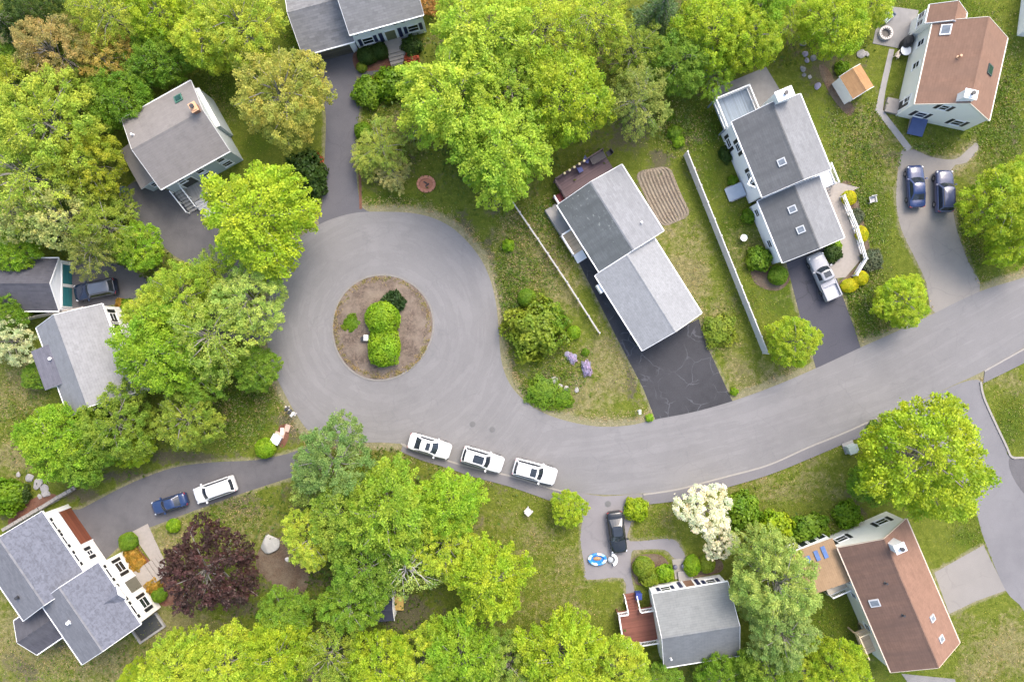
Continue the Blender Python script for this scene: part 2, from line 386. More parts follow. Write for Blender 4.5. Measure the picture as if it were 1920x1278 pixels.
# ------------------------------------------------------------------ ground sheet with its soils and swards
BL = {
 'dry': [(1700,320,80,40,.6),(1660,260,40,60,.5),(1850,330,40,60,.4),(1400,450,50,70,.35),(1000,480,60,90,.65),(1060,520,40,90,.6),(900,1000,40,80,.35),(1080,1060,60,110,.45),(1530,900,70,40,.5),(410,215,40,50,.3),(470,1010,60,60,.6),(200,1230,140,60,.8),(20,1180,60,60,.8),(1290,520,46,90,.95),(1250,440,40,40,.7),(1330,600,45,45,.7),(1150,690,50,75,.85),(1100,740,70,45,.7),(1420,700,60,40,.6),(1380,690,30,60,.6),
         (60,1210,110,70,1),(330,1180,110,60,.85),(250,1250,90,50,.9),(320,1010,60,45,.85),(450,960,70,30,.6),(1880,1210,60,50,.95),(1840,1255,50,30,.8),
         (1450,915,90,30,.6),(1380,945,60,25,.5),(990,1010,70,60,.5),(1040,1130,90,60,.45),(940,1130,40,50,.3),(30,720,50,70,.75),(30,850,50,40,.8),(1800,300,40,25,.9),(1605,225,30,40,.5),
         (970,440,50,60,.6),(1040,560,30,90,.6),(1010,520,50,50,.5),(1240,980,60,40,.35),(1215,1060,40,20,.5),(1620,640,50,30,.5),(1770,610,50,25,.6),(1880,720,40,25,.5),(1580,300,20,60,.35),
         (730,250,50,60,.4),(740,330,40,40,.35),(1560,640,30,50,.4),(1050,420,20,50,.3)],
 'dirt': [(470,940,70,26,.55),(450,1150,60,50,.6),(120,1190,60,40,.5),(40,1250,70,40,.55),(300,1230,60,30,.5),(1010,700,50,30,.45),(980,600,30,60,.45),(1040,470,30,50,.35),(1640,200,30,60,.5),(1700,300,50,24,.5),(1900,250,40,60,.3),(720,340,50,20,.4),(1290,270,40,30,.5),(1540,260,24,40,.4),(545,800,34,34,.8),(350,858,110,14,.8),(230,894,70,14,.8),(150,930,50,20,.7),(1180,235,42,50,1),(1240,300,30,20,.8),(870,440,28,60,.75),(915,500,16,60,.8),(950,690,18,50,.6),
         (555,1065,75,70,.95),(760,1150,60,45,.95),(700,130,70,40,.6),(1605,950,20,45,.7),(1632,1180,22,60,.8),(1550,130,40,70,.6),(1585,200,30,25,.6),(1240,360,50,70,.6),(930,390,30,30,.5),
         (60,100,120,110,.55),(260,90,160,90,.4),(60,330,120,120,.45),(300,560,160,80,.5),(330,720,150,80,.4),(180,830,120,70,.4),(1000,150,230,170,.55),(1380,60,230,90,.5),
         (700,980,200,110,.5),(800,1230,420,60,.55),(1450,1120,80,110,.5),(760,840,60,16,.8),(880,905,60,12,.6),(1185,690,14,90,.8),(1150,600,20,60,.5),(1330,660,14,60,.8),(1060,720,60,50,.35),
         (780,300,40,40,.4),(1640,740,40,15,.3),(1560,215,30,20,.4),(1650,300,20,50,.3),(1700,1040,50,20,.4),(650,1040,40,40,.4),(40,985,60,40,.5),(200,960,40,20,.4),(1480,690,50,30,.4)],
 'lush': [(1620,400,60,130,.7),(1610,560,50,70,.7),(1870,250,60,90,.9),(1880,130,40,60,.6),(1310,250,50,60,.8),(1330,330,30,60,.6),(410,180,60,70,.8),(480,270,40,40,.6),(735,378,70,18,1),(440,780,70,60,.9),(1850,960,50,60,.5),(1890,790,40,50,.7),
          (1820,1010,40,30,.6),(1470,560,40,50,.6),(1380,440,40,60,.8),(1400,560,30,40,.5),(960,520,30,90,.8),(1020,730,40,40,.8),(1530,1160,60,60,.8),(1545,230,40,40,.5),(1230,975,50,25,.4),(1760,20,90,30,.9),(560,60,40,60,.9),(1700,1278,50,40,.6),(1800,430,40,90,.5),(1860,520,50,30,.5),(1090,430,20,60,.4)],
}
def blobs(X, Y, lst):
    v = np.zeros(X.shape)
    for px, py, rx, ry, a in lst:
        d = ((X-px)/rx)**2 + ((Y-py)/ry)**2
        v = np.maximum(v, a*np.exp(-d*.8))
    return v

def make_ground():
    xs = np.concatenate([[-700,-250,-110], np.arange(-64, 64.01, .45), [110,250,700]])
    ys = np.concatenate([[-700,-250,-90], np.arange(-45, 45.01, .45), [90,250,700]])
    X, Y = np.meshgrid(xs, ys); nx, ny = len(xs), len(ys)
    PX, PY = X*S+960, -Y*S+639
    me = bpy.data.meshes.new('ground')
    vs = np.stack([X.ravel(), Y.ravel(), np.zeros(X.size)], 1)
    i = np.arange(nx*ny).reshape(ny, nx)
    fs = np.stack([i[:-1,:-1].ravel(), i[:-1,1:].ravel(), i[1:,1:].ravel(), i[1:,:-1].ravel()], 1)
    me.from_pydata(vs.tolist(), [], fs.tolist())
    dry, dirt, lush = (blobs(PX, PY, BL[k]) for k in ('dry','dirt','lush'))
    rp = [(p.x, p.y) for p in roadsp]
    d = polydist(PX, PY, rp)
    verge = 1.1*np.exp(-(d/15.0)**2)
    for k in DRIVES:
        verge = np.maximum(verge, .7*np.exp(-(polydist(PX, PY, DRIVES[k][0])/7.0)**2))
    for nm, arr in (('dry', dry), ('dirt', np.maximum(dirt, 0)), ('lush', lush), ('verge', verge)):
        a = me.attributes.new(nm, 'FLOAT', 'POINT'); a.data.foreach_set('value', arr.ravel().astype(np.float32))
    t = NT('ground_cover'); v = t.coord('Object')
    at = lambda n: t.new('ShaderNodeAttribute', attribute_name=n).outputs['Fac']
    n1 = t.noise(v, .35, 6, .62, .4); n2 = t.noise(v, 1.6, 6, .68, .5); n3 = t.noise(v, 6.5, 4, .75)
    edge = t.math('ADD', t.math('MULTIPLY', t.math('SUBTRACT', n2, .5), 1.7), t.math('MULTIPLY', t.math('SUBTRACT', n1, .5), 1.5))
    grass = t.mix(t.ramp(n2, .3, .72), (0.115,0.138,0.017,1), (0.235,0.240,0.045,1))
    lushc = t.mix(t.ramp(n2, .3, .7), (0.063,0.094,0.011,1), (0.139,0.181,0.021,1))
    col = t.mix(t.ramp(t.math('ADD', at('lush'), edge), .28, .62), grass, lushc)
    dryc = t.mix(t.ramp(n2, .35, .66), (0.225,0.182,0.076,1), (0.345,0.278,0.145,1))
    col = t.mix(t.ramp(t.math('ADD', at('dry'), edge), .25, .75), col, dryc)
    dirtc = t.mix(t.ramp(n3, .3, .72), (0.097,0.077,0.050,1), (0.218,0.181,0.124,1))
    col = t.mix(t.ramp(t.math('ADD', at('dirt'), edge), .38, .68), col, dirtc)
    vergec = t.mix(n3, (.25,.20,.125,1), (.40,.335,.235,1))
    col = t.mix(t.ramp(t.math('ADD', at('verge'), t.math('MULTIPLY', edge, .45)), .28, .66), col, vergec)
    n4 = t.noise(v, 2.6, 7, .78, .9)
    litter = t.ramp(t.math('ADD', n4, t.math('MULTIPLY', t.math('SUBTRACT', n1, .5), .5)), .535, .63)
    col = t.mix(t.math('MULTIPLY', litter, t.math('ADD', .27, t.math('MULTIPLY', t.math('MAXIMUM', at('dirt'), t.math('MULTIPLY', at('dry'), .8)), .75))), col, t.mix(n3, (.115,.088,.05,1), (.24,.19,.11,1)))
    col = t.mix(t.math('MULTIPLY', t.ramp(n4, .44, .32), .55), col, t.mix(1.0, col, (.55,.72,.5,1), 'MULTIPLY'))
    col = t.mix(t.math('MULTIPLY', t.ramp(n3, .52, .78), .55), col, t.mix(1.0, col, (1.55,1.45,1.35,1), 'MULTIPLY'))
    col = t.mix(t.math('MULTIPLY', t.ramp(n3, .46, .24), .5), col, t.mix(1.0, col, (0.420,0.462,0.400,1), 'MULTIPLY'))
    t.base(col); t.b.inputs['Roughness'].default_value = 1; t.b.inputs['Specular IOR Level'].default_value = .1
    t.bump(n3, .8, .08)
    me.materials.append(t.m)
    o = bpy.data.objects.new('ground', me); COL.objects.link(o); tag(o, kind='structure')
make_ground()

def sheet(name, pts, z, m, smooth=True, n=4):
    if name in ('path','patio','mulch_bed'): HARD.append(pts)
    pts = spline(pts, True, n) if smooth else pts
    w = [P(p[0], p[1]) for p in pts]
    mb = MB(); mb.prism(w, -.05, z)
    return tag(mb.build(name, MT[m] if isinstance(m, str) else m), kind='structure')

def strip(inn, out, z):
    a = [P(p.x, p.y) for p in spline(inn, n=6)]; b = [P(p.x, p.y) for p in spline(out, n=6)]
    n = 40
    def res(l):
        L = [0]
        for i in range(1, len(l)): L.append(L[-1] + (l[i]-l[i-1]).length)
        o = []
        for k in range(n+1):
            s = L[-1]*k/n; j = max(1, next((i for i in range(len(L)) if L[i] >= s-1e-9), len(L)-1))
            t = (s-L[j-1])/max(1e-9, L[j]-L[j-1]); o.append(l[j-1].lerp(l[j], t))
        return o
    a, b = res(a), res(b); mb = MB(); vs = []
    for p, q in zip(a, b):
        vs += [(p.x,p.y,-.05),(p.x,p.y,z),(q.x,q.y,z),(q.x,q.y,-.05)]
    fs = []
    for i in range(n):
        o = i*4
        for k in range(3): fs.append((o+k, o+k+1, o+5+k, o+4+k))
    fs += [(3,2,1,0), (n*4, n*4+1, n*4+2, n*4+3)]
    mb.add(vs, fs)
    return mb

def kerb(pts, off, h=.13, w=.16):
    q = [P(p.x, p.y) for p in spline(pts, n=6)]; vs = []; fs = []
    for i, p in enumerate(q):
        d = (q[min(i+1, len(q)-1)] - q[max(i-1, 0)]).normalized(); nrm = Vector((-d.y, d.x, 0))
        a = p + nrm*(off - w/2); b = p + nrm*(off + w/2)
        vs += [(a.x,a.y,-.05),(a.x,a.y,h),(b.x,b.y,h),(b.x,b.y,-.05)]
    for i in range(len(q)-1):
        o = i*4
        for k in range(3): fs.append((o+k, o+4+k, o+5+k, o+k+1))
    n4 = (len(q)-1)*4
    fs += [(0,1,2,3), (n4+3, n4+2, n4+1, n4)]
    mb = MB(); mb.add(vs, fs)
    return tag(mb.build('kerb', MT['kerb']), kind='structure')

w = [P(p.x, p.y) for p in roadsp]
mb = MB(); mb.prism(w, -.05, .014); tag(mb.build('road', MT['road']), kind='structure')
sheet('side_road', SIDE, .009, 'side')
for i, k in enumerate(DRIVES):
    sheet('driveway', DRIVES[k][0], .004 if k in ('taupe','lower') else .0055, DRIVES[k][1], k not in ('corner','ranch','white'), 3)
sheet('driveway', [(1893,857),(1940,862),(2060,870),(2060,1000),(1960,960),(1905,905)], .0125, 'drive_grey')
for a, b in ((WALK_W_IN, WALK_W_OUT), (WALK_E_IN, WALK_E_OUT), (WALK_F_IN, WALK_F_OUT)):
    tag(strip(a, b, .07).build('sidewalk', MT['walk']), kind='structure')
    kerb(a, .09, .085, .17)
kerb([(752,831),(770,842),(812,855)], 0, .08, .14)
kerb([(1836,716),(1840,738),(1850,764),(1883,834),(1896,858),(1925,860),(2050,870)], .12, .11, .22)

for nm, pts, m in MULCH: sheet(nm, pts, .018 if m == 'mulch_red' else .021, m, True, 4)

# traffic island: low mound of soil inside a flush stone edge
def island():
    c = P(*ISLAND_C); rx, ry = 93/S, 97/S
    rng = np.random.default_rng(5)
    nr, na = 22, 84; vs = []; fs = []
    for i in range(nr+1):
        r = i/nr
        for k in range(na):
            th = 2*math.pi*k/na
            wob = 1 + .015*math.sin(3*th+1) + .02*math.sin(2*th)
            z = .05 + .42*(1-r*r) + (rng.normal(0, .03) if i < nr else 0)
            vs.append((c.x + rx*r*wob*math.cos(th), c.y + ry*r*wob*math.sin(th), z))
    for i in range(nr):
        for k in range(na):
            fs.append((i*na+k, (i+1)*na+k, (i+1)*na+(k+1) % na, i*na+(k+1) % na))
    mb = MB(); mb.add(vs, fs)
    tag(mb.build('traffic_island', MT['island'], smooth=True), kind='structure')
    vs = []; fs = []
    for k in range(na):
        th = 2*math.pi*k/na; wob = 1 + .015*math.sin(3*th+1) + .02*math.sin(2*th)
        for f, z in ((1.0,-.02),(1.0,.075),(1.035,.075),(1.035,-.02)):
            vs.append((c.x + rx*f*wob*math.cos(th), c.y + ry*f*wob*math.sin(th), z))
    for k in range(na):
        o, q = k*4, ((k+1) % na)*4
        for j in range(3): fs.append((o+j, o+j+1, q+j+1, q+j))
    mb = MB(); mb.add(vs, fs); tag(mb.build('kerb', mat_simple('worn_island_edge', (.20,.187,.17), .9, 3, .3)), kind='structure')
island()

# tilled vegetable patch: curved furrows
def bed():
    a, b, c, d = P(1189,322), P(1256,310), P(1297,404), P(1240,428)
    nu, nv = 120, 40; vs = []; fs = []
    for j in range(nv+1):
        for i in range(nu+1):
            u, v = i/nu, j/nv
            l, r = a.lerp(d, v), b.lerp(c, v); ct = (l+r)/2; rd = min(1, 9*min(v, 1-v)+.02)**.16; l = ct+(l-ct)*rd; r = ct+(r-ct)*rd
            bow = math.sin(math.pi*v)*.12
            p = l.lerp(r, u); ed = min(u, 1-u, v, 1-v)
            z = .02 + min(1, ed*12)*(.11 + .075*math.sin(u*math.pi*2*10 + .6*math.sin(v*5)))
            vs.append((p.x - bow, p.y, z))
    for j in range(nv):
        for i in range(nu):
            o = j*(nu+1)+i; fs.append((o, o+nu+1, o+nu+2, o+1))
    mb = MB(); mb.add(vs, fs); tag(mb.build('garden_bed', MT['bed'], smooth=True), kind='structure')
bed()

sheet('path', [(1667,92),(1677,93),(1660,170),(1655,206),(1672,228),(1710,277),(1700,284),(1660,232),(1641,208),(1650,165)], .03, 'concrete', False)
sheet('patio', [(1667,12),(1722,20),(1715,50),(1708,86),(1690,92),(1636,82),(1644,45)], .05, 'patio', False)
sheet('patio', [(1334,168),(1436,126),(1475,190),(1380,235),(1345,215)], .04, 'patio', False)
sheet('path', [(1534,345),(1556,338),(1583,345),(1612,352),(1588,362),(1604,440),(1616,484),(1585,520),(1560,522),(1550,500),(1576,482),(1566,430),(1548,395)], .035, 'paver', False)
sheet('path', [(248,996),(277,981),(290,1010),(306,1044),(311,1056),(297,1070),(262,1090),(252,1070),(284,1052),(262,1020)], .03, 'paver', False)
sheet('path', [(1260,1048),(1285,1046),(1290,1082),(1266,1085)], .03, 'kerb', False)
sheet('path', [(667,132),(700,126),(740,112),(772,98),(778,106),(745,122),(700,140),(670,144)], .012, 'drive_grey')
sheet('path', [(672,318),(677,318),(679,392),(674,392)], .03, 'mulch_red', False)
sheet('path', [(1700,1276),(1690,1262),(1790,1272),(1800,1300),(1700,1300)], .03, 'patio', False)
# ------------------------------------------------------------------ building materials
WHITE = mat_simple('white_trim', (.78,.78,.77), .45, 2, .06)
TRIMG = mat_simple('grey_trim', (.52,.53,.53), .5, 2, .08)
GLASS = mat_glass('window_glass', (.02,.025,.032))
SKYGL = mat_glass('skylight_glass', (.16,.18,.20), .12)
SKYDK = mat_glass('dark_skylight_glass', (.012,.05,.045), .1)
BLACK = mat_simple('black_shutter', (.016,.017,.02), .5, 3, .2)
NAVY = mat_simple('navy_shutter', (.02,.024,.07), .5, 3, .2)
BRICK = mat_simple('chimney_brick', (.27,.13,.085), .9, 9, .35, .3)
DARKV = mat_simple('dark_metal', (.04,.04,.042), .5, 3, .2)
CONC = MT['concrete']
S_WHITE = mat_siding('white_clapboard', (.84,.84,.84))
S_CREAM = mat_siding('cream_clapboard', (.82,.81,.74))
S_GREY = mat_siding('grey_clapboard', (.47,.51,.53))
S_BLUEW = mat_siding('cool_white_clapboard', (.80,.82,.86))
S_WARM = mat_siding('warm_white_clapboard', (.86,.84,.78))
S_SAGE = mat_siding('pale_green_clapboard', (.66,.68,.63))
R_TAUPE = mat_roof('taupe_shingles', (.225,.208,.196), .10, stain=(.30,.275,.258), stain_amt=.5)
R_SLATE = mat_roof('slate_shingles', (.215,.215,.222), .22)
R_SLATE2 = mat_roof('warm_slate_shingles', (.27,.265,.262), .16)
R_PALE = mat_roof('pale_grey_shingles', (.28,.285,.295), .12)
R_PALE2 = mat_roof('weathered_grey_shingles', (.155,.168,.172), .18, stain=(.095,.105,.105), stain_amt=.7, lichen=(.42,.44,.40))
R_SILV = mat_roof('silver_shingles', (.315,.32,.325), .08, .6, scale=2)
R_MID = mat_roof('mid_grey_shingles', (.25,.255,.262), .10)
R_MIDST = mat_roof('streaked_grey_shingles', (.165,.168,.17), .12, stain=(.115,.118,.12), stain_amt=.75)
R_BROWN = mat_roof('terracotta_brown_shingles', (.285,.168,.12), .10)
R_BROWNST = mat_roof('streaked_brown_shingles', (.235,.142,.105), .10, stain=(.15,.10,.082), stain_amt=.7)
R_ORANGE = mat_roof('orange_brown_shingles', (.30,.178,.125), .10, stain=(.25,.16,.118), stain_amt=.5)
R_LEFT = mat_roof('light_grey_shingles', (.29,.29,.295), .07, .55)
R_PURP = mat_roof('violet_grey_shingles', (.165,.162,.188), .16)
R_CHAR = mat_roof('charcoal_shingles', (.092,.09,.105), .22, stain=(.15,.15,.16), stain_amt=.4)
R_MOTT = mat_roof('mottled_blue_grey_shingles', (.148,.155,.185), .14, .9, scale=1.5)
R_MOTTL = mat_roof('pale_blue_grey_shingles', (.205,.207,.222), .14)  # paler, less mottled blue grey for the rear slopes
R_TAN = mat_roof('tan_roll_roofing', (.40,.27,.16), .06)
R_SHED = mat_roof('raw_tan_shingles', (.46,.27,.13), .14, stain=(.36,.20,.10), stain_amt=.4)
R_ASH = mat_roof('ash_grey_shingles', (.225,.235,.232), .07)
R_ASH_SHADE = mat_roof('ash_grey_shingles_shade_tone', (.205,.215,.22), .08)  # darker copy of the ash grey: shade of the rear slope in its colour
DK_RED = mat_wood('red_brown_deck', (.165,.060,.042), .14, 1)
DK_GREY = mat_wood('blue_grey_deck', (.19,.23,.27), .14, 1)
DK_MAR = mat_wood('maroon_deck', (.105,.068,.073), .14, 0)
DK_TAN = mat_wood('tan_deck', (.50,.38,.25), .14, 0)
DK_OLD = mat_wood('weathered_deck', (.26,.25,.23), .14, 0)
TEAL = mat_simple('teal_door', (.03,.17,.19), .4, 2, .15)
DOORBR = mat_wood('brown_garage_door', (.165,.052,.028), .5, 2, .5)
BLUED = mat_simple('blue_cellar_door', (.035,.065,.17), .5, 2, .2)
DARKB = mat_simple('dark_doorway', (.05,.05,.045), .7, 2, .3)

class House:
    def __init__(s, name, label, a, b, group='houses round the turning circle', cat='house'):
        """a -> b : two ground pixels along the ridge direction; origin at a"""
        A, B = P(*a), P(*b); s.o = A; s.ang = math.atan2(B.y-A.y, B.x-A.x)
        s.root = tag(empty(name, A, s.ang), label, cat, group)
        s.Ri = Matrix.Rotation(-s.ang, 3, 'Z')
    def L(s, px, py, z=0.0):
        p = P(px, py, z) - s.o; q = s.Ri @ p; return Vector((q.x, q.y, z))
    def rect(s, pts, z):
        q = [s.L(p[0], p[1], z) for p in pts]
        xs = sorted(p.x for p in q); ys = sorted(p.y for p in q)
        return ((xs[0]+xs[1])/2, (xs[-1]+xs[-2])/2, (ys[0]+ys[1])/2, (ys[-1]+ys[-2])/2)
    def gable(s, r, ze, zr, axis='x', wall=S_WHITE, roof=R_MID, roof2=None, trim=WHITE, ov=.32, rake=.16, z0=0.0, mid=.5, gutter=True, t=.18, ridge=True):
        """r = outline of the roof edges (local); ridge along `axis`"""
        x0, x1, y0, y1 = r
        T = (lambda a, b, z: (a, b, z)) if axis == 'x' else (lambda a, b, z: (b, a, z))
        if axis == 'y': x0, x1, y0, y1 = y0, y1, x0, x1
        ym = y0 + (y1-y0)*mid
        flip = axis == 'y'
        def F(f): return tuple(reversed(f)) if flip else f
        mb = MB(); pr = [(y0,ze),(ym,zr),(y1,ze),(y1,ze-t),(ym,zr-t),(y0,ze-t)]
        vs = [T(x, y, z) for x in (x0, x1) for y, z in pr]
        mb.add(vs, [F((0,6,7,1))], 0); mb.add(vs, [F((1,7,8,2))], 1)
        mb.add(vs, [F((2,8,9,3)), F((3,9,10,4)), F((4,10,11,5)), F((5,11,6,0)), F((0,1,4,5)), F((1,2,3,4)), F((7,6,11,10)), F((8,7,10,9))], 2)
        ro = mb.build('roof', [roof, roof2 or roof, trim], s.root)
        # walls up to the underside
        a0, a1 = x0+rake, x1-rake; b0, b1 = y0+ov, y1-ov
        s0 = (zr-ze)/(ym-y0); s1 = (zr-ze)/(y1-ym)
        h0 = ze + s0*ov - t + .02; h1 = ze + s1*ov - t + .02; hm = zr - t - .01
        vs = [T(x, y, z) for x in (a0, a1) for y, z in ((b0,z0),(b0,h0),(ym,hm),(b1,h1),(b1,z0))]
        wb = MB(); wb.add(vs, [F((0,1,2,3,4)), F((9,8,7,6,5)), F((0,5,6,1)), F((3,8,9,4))])
        wo = wb.build('wall', wall, s.root)
        if ridge:
            cb = MB(); w = .16
            cv = [T(x, y, z) for x in (x0+.01, x1-.01) for y, z in ((ym-w, zr-s0*w+.012),(ym, zr+.03),(ym+w, zr-s1*w+.012))]
            cb.add(cv, [F((0,3,4,1)), F((1,4,5,2))]); cb.build('ridge_cap', roof, ro)
        tb = MB()
        for y, sg in ((y0,-1),(y1,1)):
            if gutter: tb.box(T(0,0,0) and T((x0+x1)/2, y+sg*.055, ze-.07), (x1-x0-.02, .11, .12) if axis == 'x' else (.11, x1-x0-.02, .12))
        for x, sg in ((x0,-1),(x1,1)):
            for ya, za, yb, zb in ((y0,ze,ym,zr),(ym,zr,y1,ze)):
                tb.bar(T(x+sg*.02, ya, za-.085), T(x+sg*.02, yb, zb-.085), .045, .19)
        tb.build('fascia', trim, ro)
        s.last = dict(x0=a0 if axis == 'x' else b0, x1=a1 if axis == 'x' else b1, y0=b0 if axis == 'x' else a0, y1=b1 if axis == 'x' else a1, roof=ro, wall=wo,
                      axis=axis, e0=y0, e1=y1, ym=ym, ze=ze, zr=zr)
        return s.last
    def roofz(s, b, x, y):
        q = y if b['axis'] == 'x' else x
        if q < b['ym']: return b['ze'] + (b['zr']-b['ze'])*(q-b['e0'])/(b['ym']-b['e0'])
        return b['zr'] + (b['ze']-b['zr'])*(q-b['ym'])/(b['e1']-b['ym'])
    def shed(s, r, zs, wall=S_WHITE, roof=R_MID, trim=WHITE, ov=.2, t=.15, z0=0.0):
        """single pitch; zs = heights at corners (x0y0, x1y0, x1y1, x0y1)"""
        x0, x1, y0, y1 = r; c = [(x0,y0),(x1,y0),(x1,y1),(x0,y1)]
        mb = MB(); vs = [(x,y,z) for (x,y),z in zip(c,zs)] + [(x,y,z-t) for (x,y),z in zip(c,zs)]
        mb.add(vs, [(0,1,2,3)], 0); mb.add(vs, [(7,6,5,4),(0,4,5,1),(1,5,6,2),(2,6,7,3),(3,7,4,0)], 1)
        ro = mb.build('roof', [roof, trim], s.root)
        def zz(x, y):
            u, v = (x-x0)/(x1-x0), (y-y0)/(y1-y0)
            return (zs[0]*(1-u)+zs[1]*u)*(1-v) + (zs[3]*(1-u)+zs[2]*u)*v
        q = [(x0+ov,y0+ov),(x1-ov,y0+ov),(x1-ov,y1-ov),(x0+ov,y1-ov)]
        vs = [(x,y,z0) for x,y in q] + [(x,y,zz(x,y)-t+.02) for x,y in q]
        wb = MB(); wb.add(vs, [(0,1,5,4),(1,2,6,5),(2,3,7,6),(3,0,4,7)])
        wo = wb.build('wall', wall, s.root)
        s.last = dict(x0=x0+ov, x1=x1-ov, y0=y0+ov, y1=y1-ov, roof=ro, wall=wo, zz=zz); return s.last
    def face(s, b, side, u, z, w, h, d0, d1):
        """box on a wall: from d0 to d1 metres proud of it -> centre, size"""
        m, th = (d0+d1)/2, d1-d0
        if side == 'y0': return (u, b['y0']-m, z), (w, th, h)
        if side == 'y1': return (u, b['y1']+m, z), (w, th, h)
        if side == 'x0': return (b['x0']-m, u, z), (th, w, h)
        return (b['x1']+m, u, z), (th, w, h)
    def u(s, side, px, py, z): q = s.L(px, py, z); return q.x if side[0] == 'y' else q.y
    def window(s, b, side, u, z, w=1.0, h=1.25, shutter=None, frame=WHITE, glass=GLASS, bars=1):
        fb = MB(); f = .09
        for du, dz, ww, hh in ((-w/2+f/2,0,f,h),(w/2-f/2,0,f,h),(0,h/2-f/2,w-2*f,f),(0,-h/2+f/2,w-2*f,f)):
            fb.box(*s.face(b, side, u+du, z+dz, ww, hh, -.02, .06))
        if bars: fb.box(*s.face(b, side, u, z, w-2*f, .05, -.02, .045))
        fo = fb.build('window', frame, s.root)
        pb = MB(); pb.box(*s.face(b, side, u, z, w-2*f, h-2*f, -.02, .022)); pb.build('pane', glass, fo)
        sb = MB(); sb.box(*s.face(b, side, u, z-h/2-.04, w+.12, .07, -.02, .10)); sb.build('sill', frame, fo)
        if shutter:
            for sg in (-1, 1):
                k = MB(); k.box(*s.face(b, side, u+sg*(w/2+.22), z, .36, h+.05, -.02, .045)); k.build('shutter', shutter, s.root)
    def door(s, b, side, u, z0=.25, w=.95, h=2.05, m=DARKB, frame=WHITE):
        fb = MB(); z = z0+h/2
        fb.box(*s.face(b, side, u-w/2-.06, z, .12, h+.12, -.02, .07)); fb.box(*s.face(b, side, u+w/2+.06, z, .12, h+.12, -.02, .07))
        fb.box(*s.face(b, side, u, z+h/2+.06, w, .12, -.02, .07)); fo = fb.build('door_frame', frame, s.root)
        db = MB(); db.box(*s.face(b, side, u, z, w, h, -.02, .03)); do = db.build('door', m, s.root)
        hb = MB(); hb.box(*s.face(b, side, u+w*.38, z, .06, .12, .03, .08)); hb.build('handle', DARKV, do)
    def garage_door(s, b, side, u, w=2.6, h=2.2, m=WHITE, frame=WHITE):
        fb = MB(); z = h/2+.03
        fb.box(*s.face(b, side, u-w/2-.07, z, .14, h+.1, -.02, .08)); fb.box(*s.face(b, side, u+w/2+.07, z, .14, h+.1, -.02, .08))
        fb.box(*s.face(b, side, u, z+h/2+.07, w+.28, .14, -.02, .08)); fb.build('door_frame', frame, s.root)
        db = MB()
        for i in range(4): db.box(*s.face(b, side, u, .03+h*(i+.5)/4, w, h/4-.025, -.02, .03))
        db.build('garage_door', m, s.root)
    def skylight(s, b, x, y, w=.75, l=1.1, m=SKYGL, frame=WHITE):
        z = s.roofz(b, x, y); e = .05
        if b['axis'] == 'x':
            sl = math.atan((s.roofz(b, x, y+e)-s.roofz(b, x, y-e))/(2*e)); rot = dict(rx=sl); size = (w, l)
        else:
            sl = math.atan((s.roofz(b, x+e, y)-s.roofz(b, x-e, y))/(2*e)); rot = dict(ry=-sl); size = (l, w)
        mb = MB(); mb.box((x,y,z+.05), (size[0], size[1], .16), **rot)
        o = mb.build('skylight', frame, b['roof'])
        gb = MB(); gb.box((x,y,z+.062), (size[0]-.22, size[1]-.22, .16), **rot); gb.build('pane', m, b['roof'])
    def vent(s, b, x, y, h=.45, r=.07, m=None):
        z = s.roofz(b, x, y); mb = MB()
        mb.lathe((x,y,z-.05), [(r*2,0),(r*2,.06),(r,.08),(r,h),(r*1.5,h),(r*1.5,h+.08)], 12); mb.build('vent_pipe', m or WHITE, b['roof'])
    def chimney(s, b, x, y, w, d, top, m=WHITE, z0=None, cap=None):
        z = z0 if z0 is not None else s.roofz(b, x, y)-.5
        mb = MB(); mb.box((x,y,(z+top)/2), (w,d,top-z)); o = mb.build('chimney', m, b['roof'])
        cb = MB(); cb.box((x,y,top+.05), (w+.16,d+.16,.10)); cb.box((x,y,top+.14), (w-.1,d-.1,.08)); cb.build('chimney_cap', cap or m, b['roof'])
        fb = MB(); fb.lathe((x,y,top+.18), [(.14,0),(.14,.3),(.22,.3),(.22,.36)], 12); fb.build('flue', DARKV, b['roof'])
    def deck(s, pts, z, floor, rail=WHITE, rails=(), steps=None, h=.95):
        mb = MB(); mb.prism(pts, z-.22, z, bottom=True)
        for p in pts: mb.box((p[0]*.98+sum(q[0] for q in pts)/len(pts)*.02, p[1]*.98+sum(q[1] for q in pts)/len(pts)*.02, (z-.22)/2), (.14,.14,z-.22))
        d = mb.build('deck', floor, s.root)
        for a, b in rails:
            a, b = Vector((a[0],a[1],0)), Vector((b[0],b[1],0)); L = (b-a).length; rb = MB()
            Z = lambda v, zz: (v.x, v.y, zz)
            rb.bar(Z(a,z+h), Z(b,z+h), .13, .07); rb.bar(Z(a,z+.12), Z(b,z+.12), .07, .07)
            n = max(1, round(L/1.6))
            for i in range(n+1): p = a.lerp(b, i/n); rb.box(Z(p, z+h/2+.02), (.11,.11,h+.12))
            m = max(1, round(L/.16))
            for i in range(1, m): p = a.lerp(b, i/m); rb.box(Z(p, z+h/2+.06), (.035,.035,h-.14))
            rb.build('railing', rail, d)
        return d
    def stairs(s, a, b, w, z1, z0=0.0, n=5, m=None, name='steps', rail=None):
        """flight from the top a to the foot b (local 2-D)"""
        a, b = Vector((a[0],a[1],0)), Vector((b[0],b[1],0)); ang = math.atan2(b.y-a.y, b.x-a.x); L = (b-a).length
        mb = MB()
        for i in range(n):
            p = a.lerp(b, (i+.5)/n); zt = z0 + (z1-z0)*(n-i)/(n+1)
            mb.box((p.x,p.y,zt-.05), (L/n+.02, w, .07), ang); mb.box((p.x,p.y,(zt-.085)/2), (L/n*.5, w*.92, max(.02, zt-.09)), ang)
        o = mb.build(name, m or MT['concrete'], s.root)
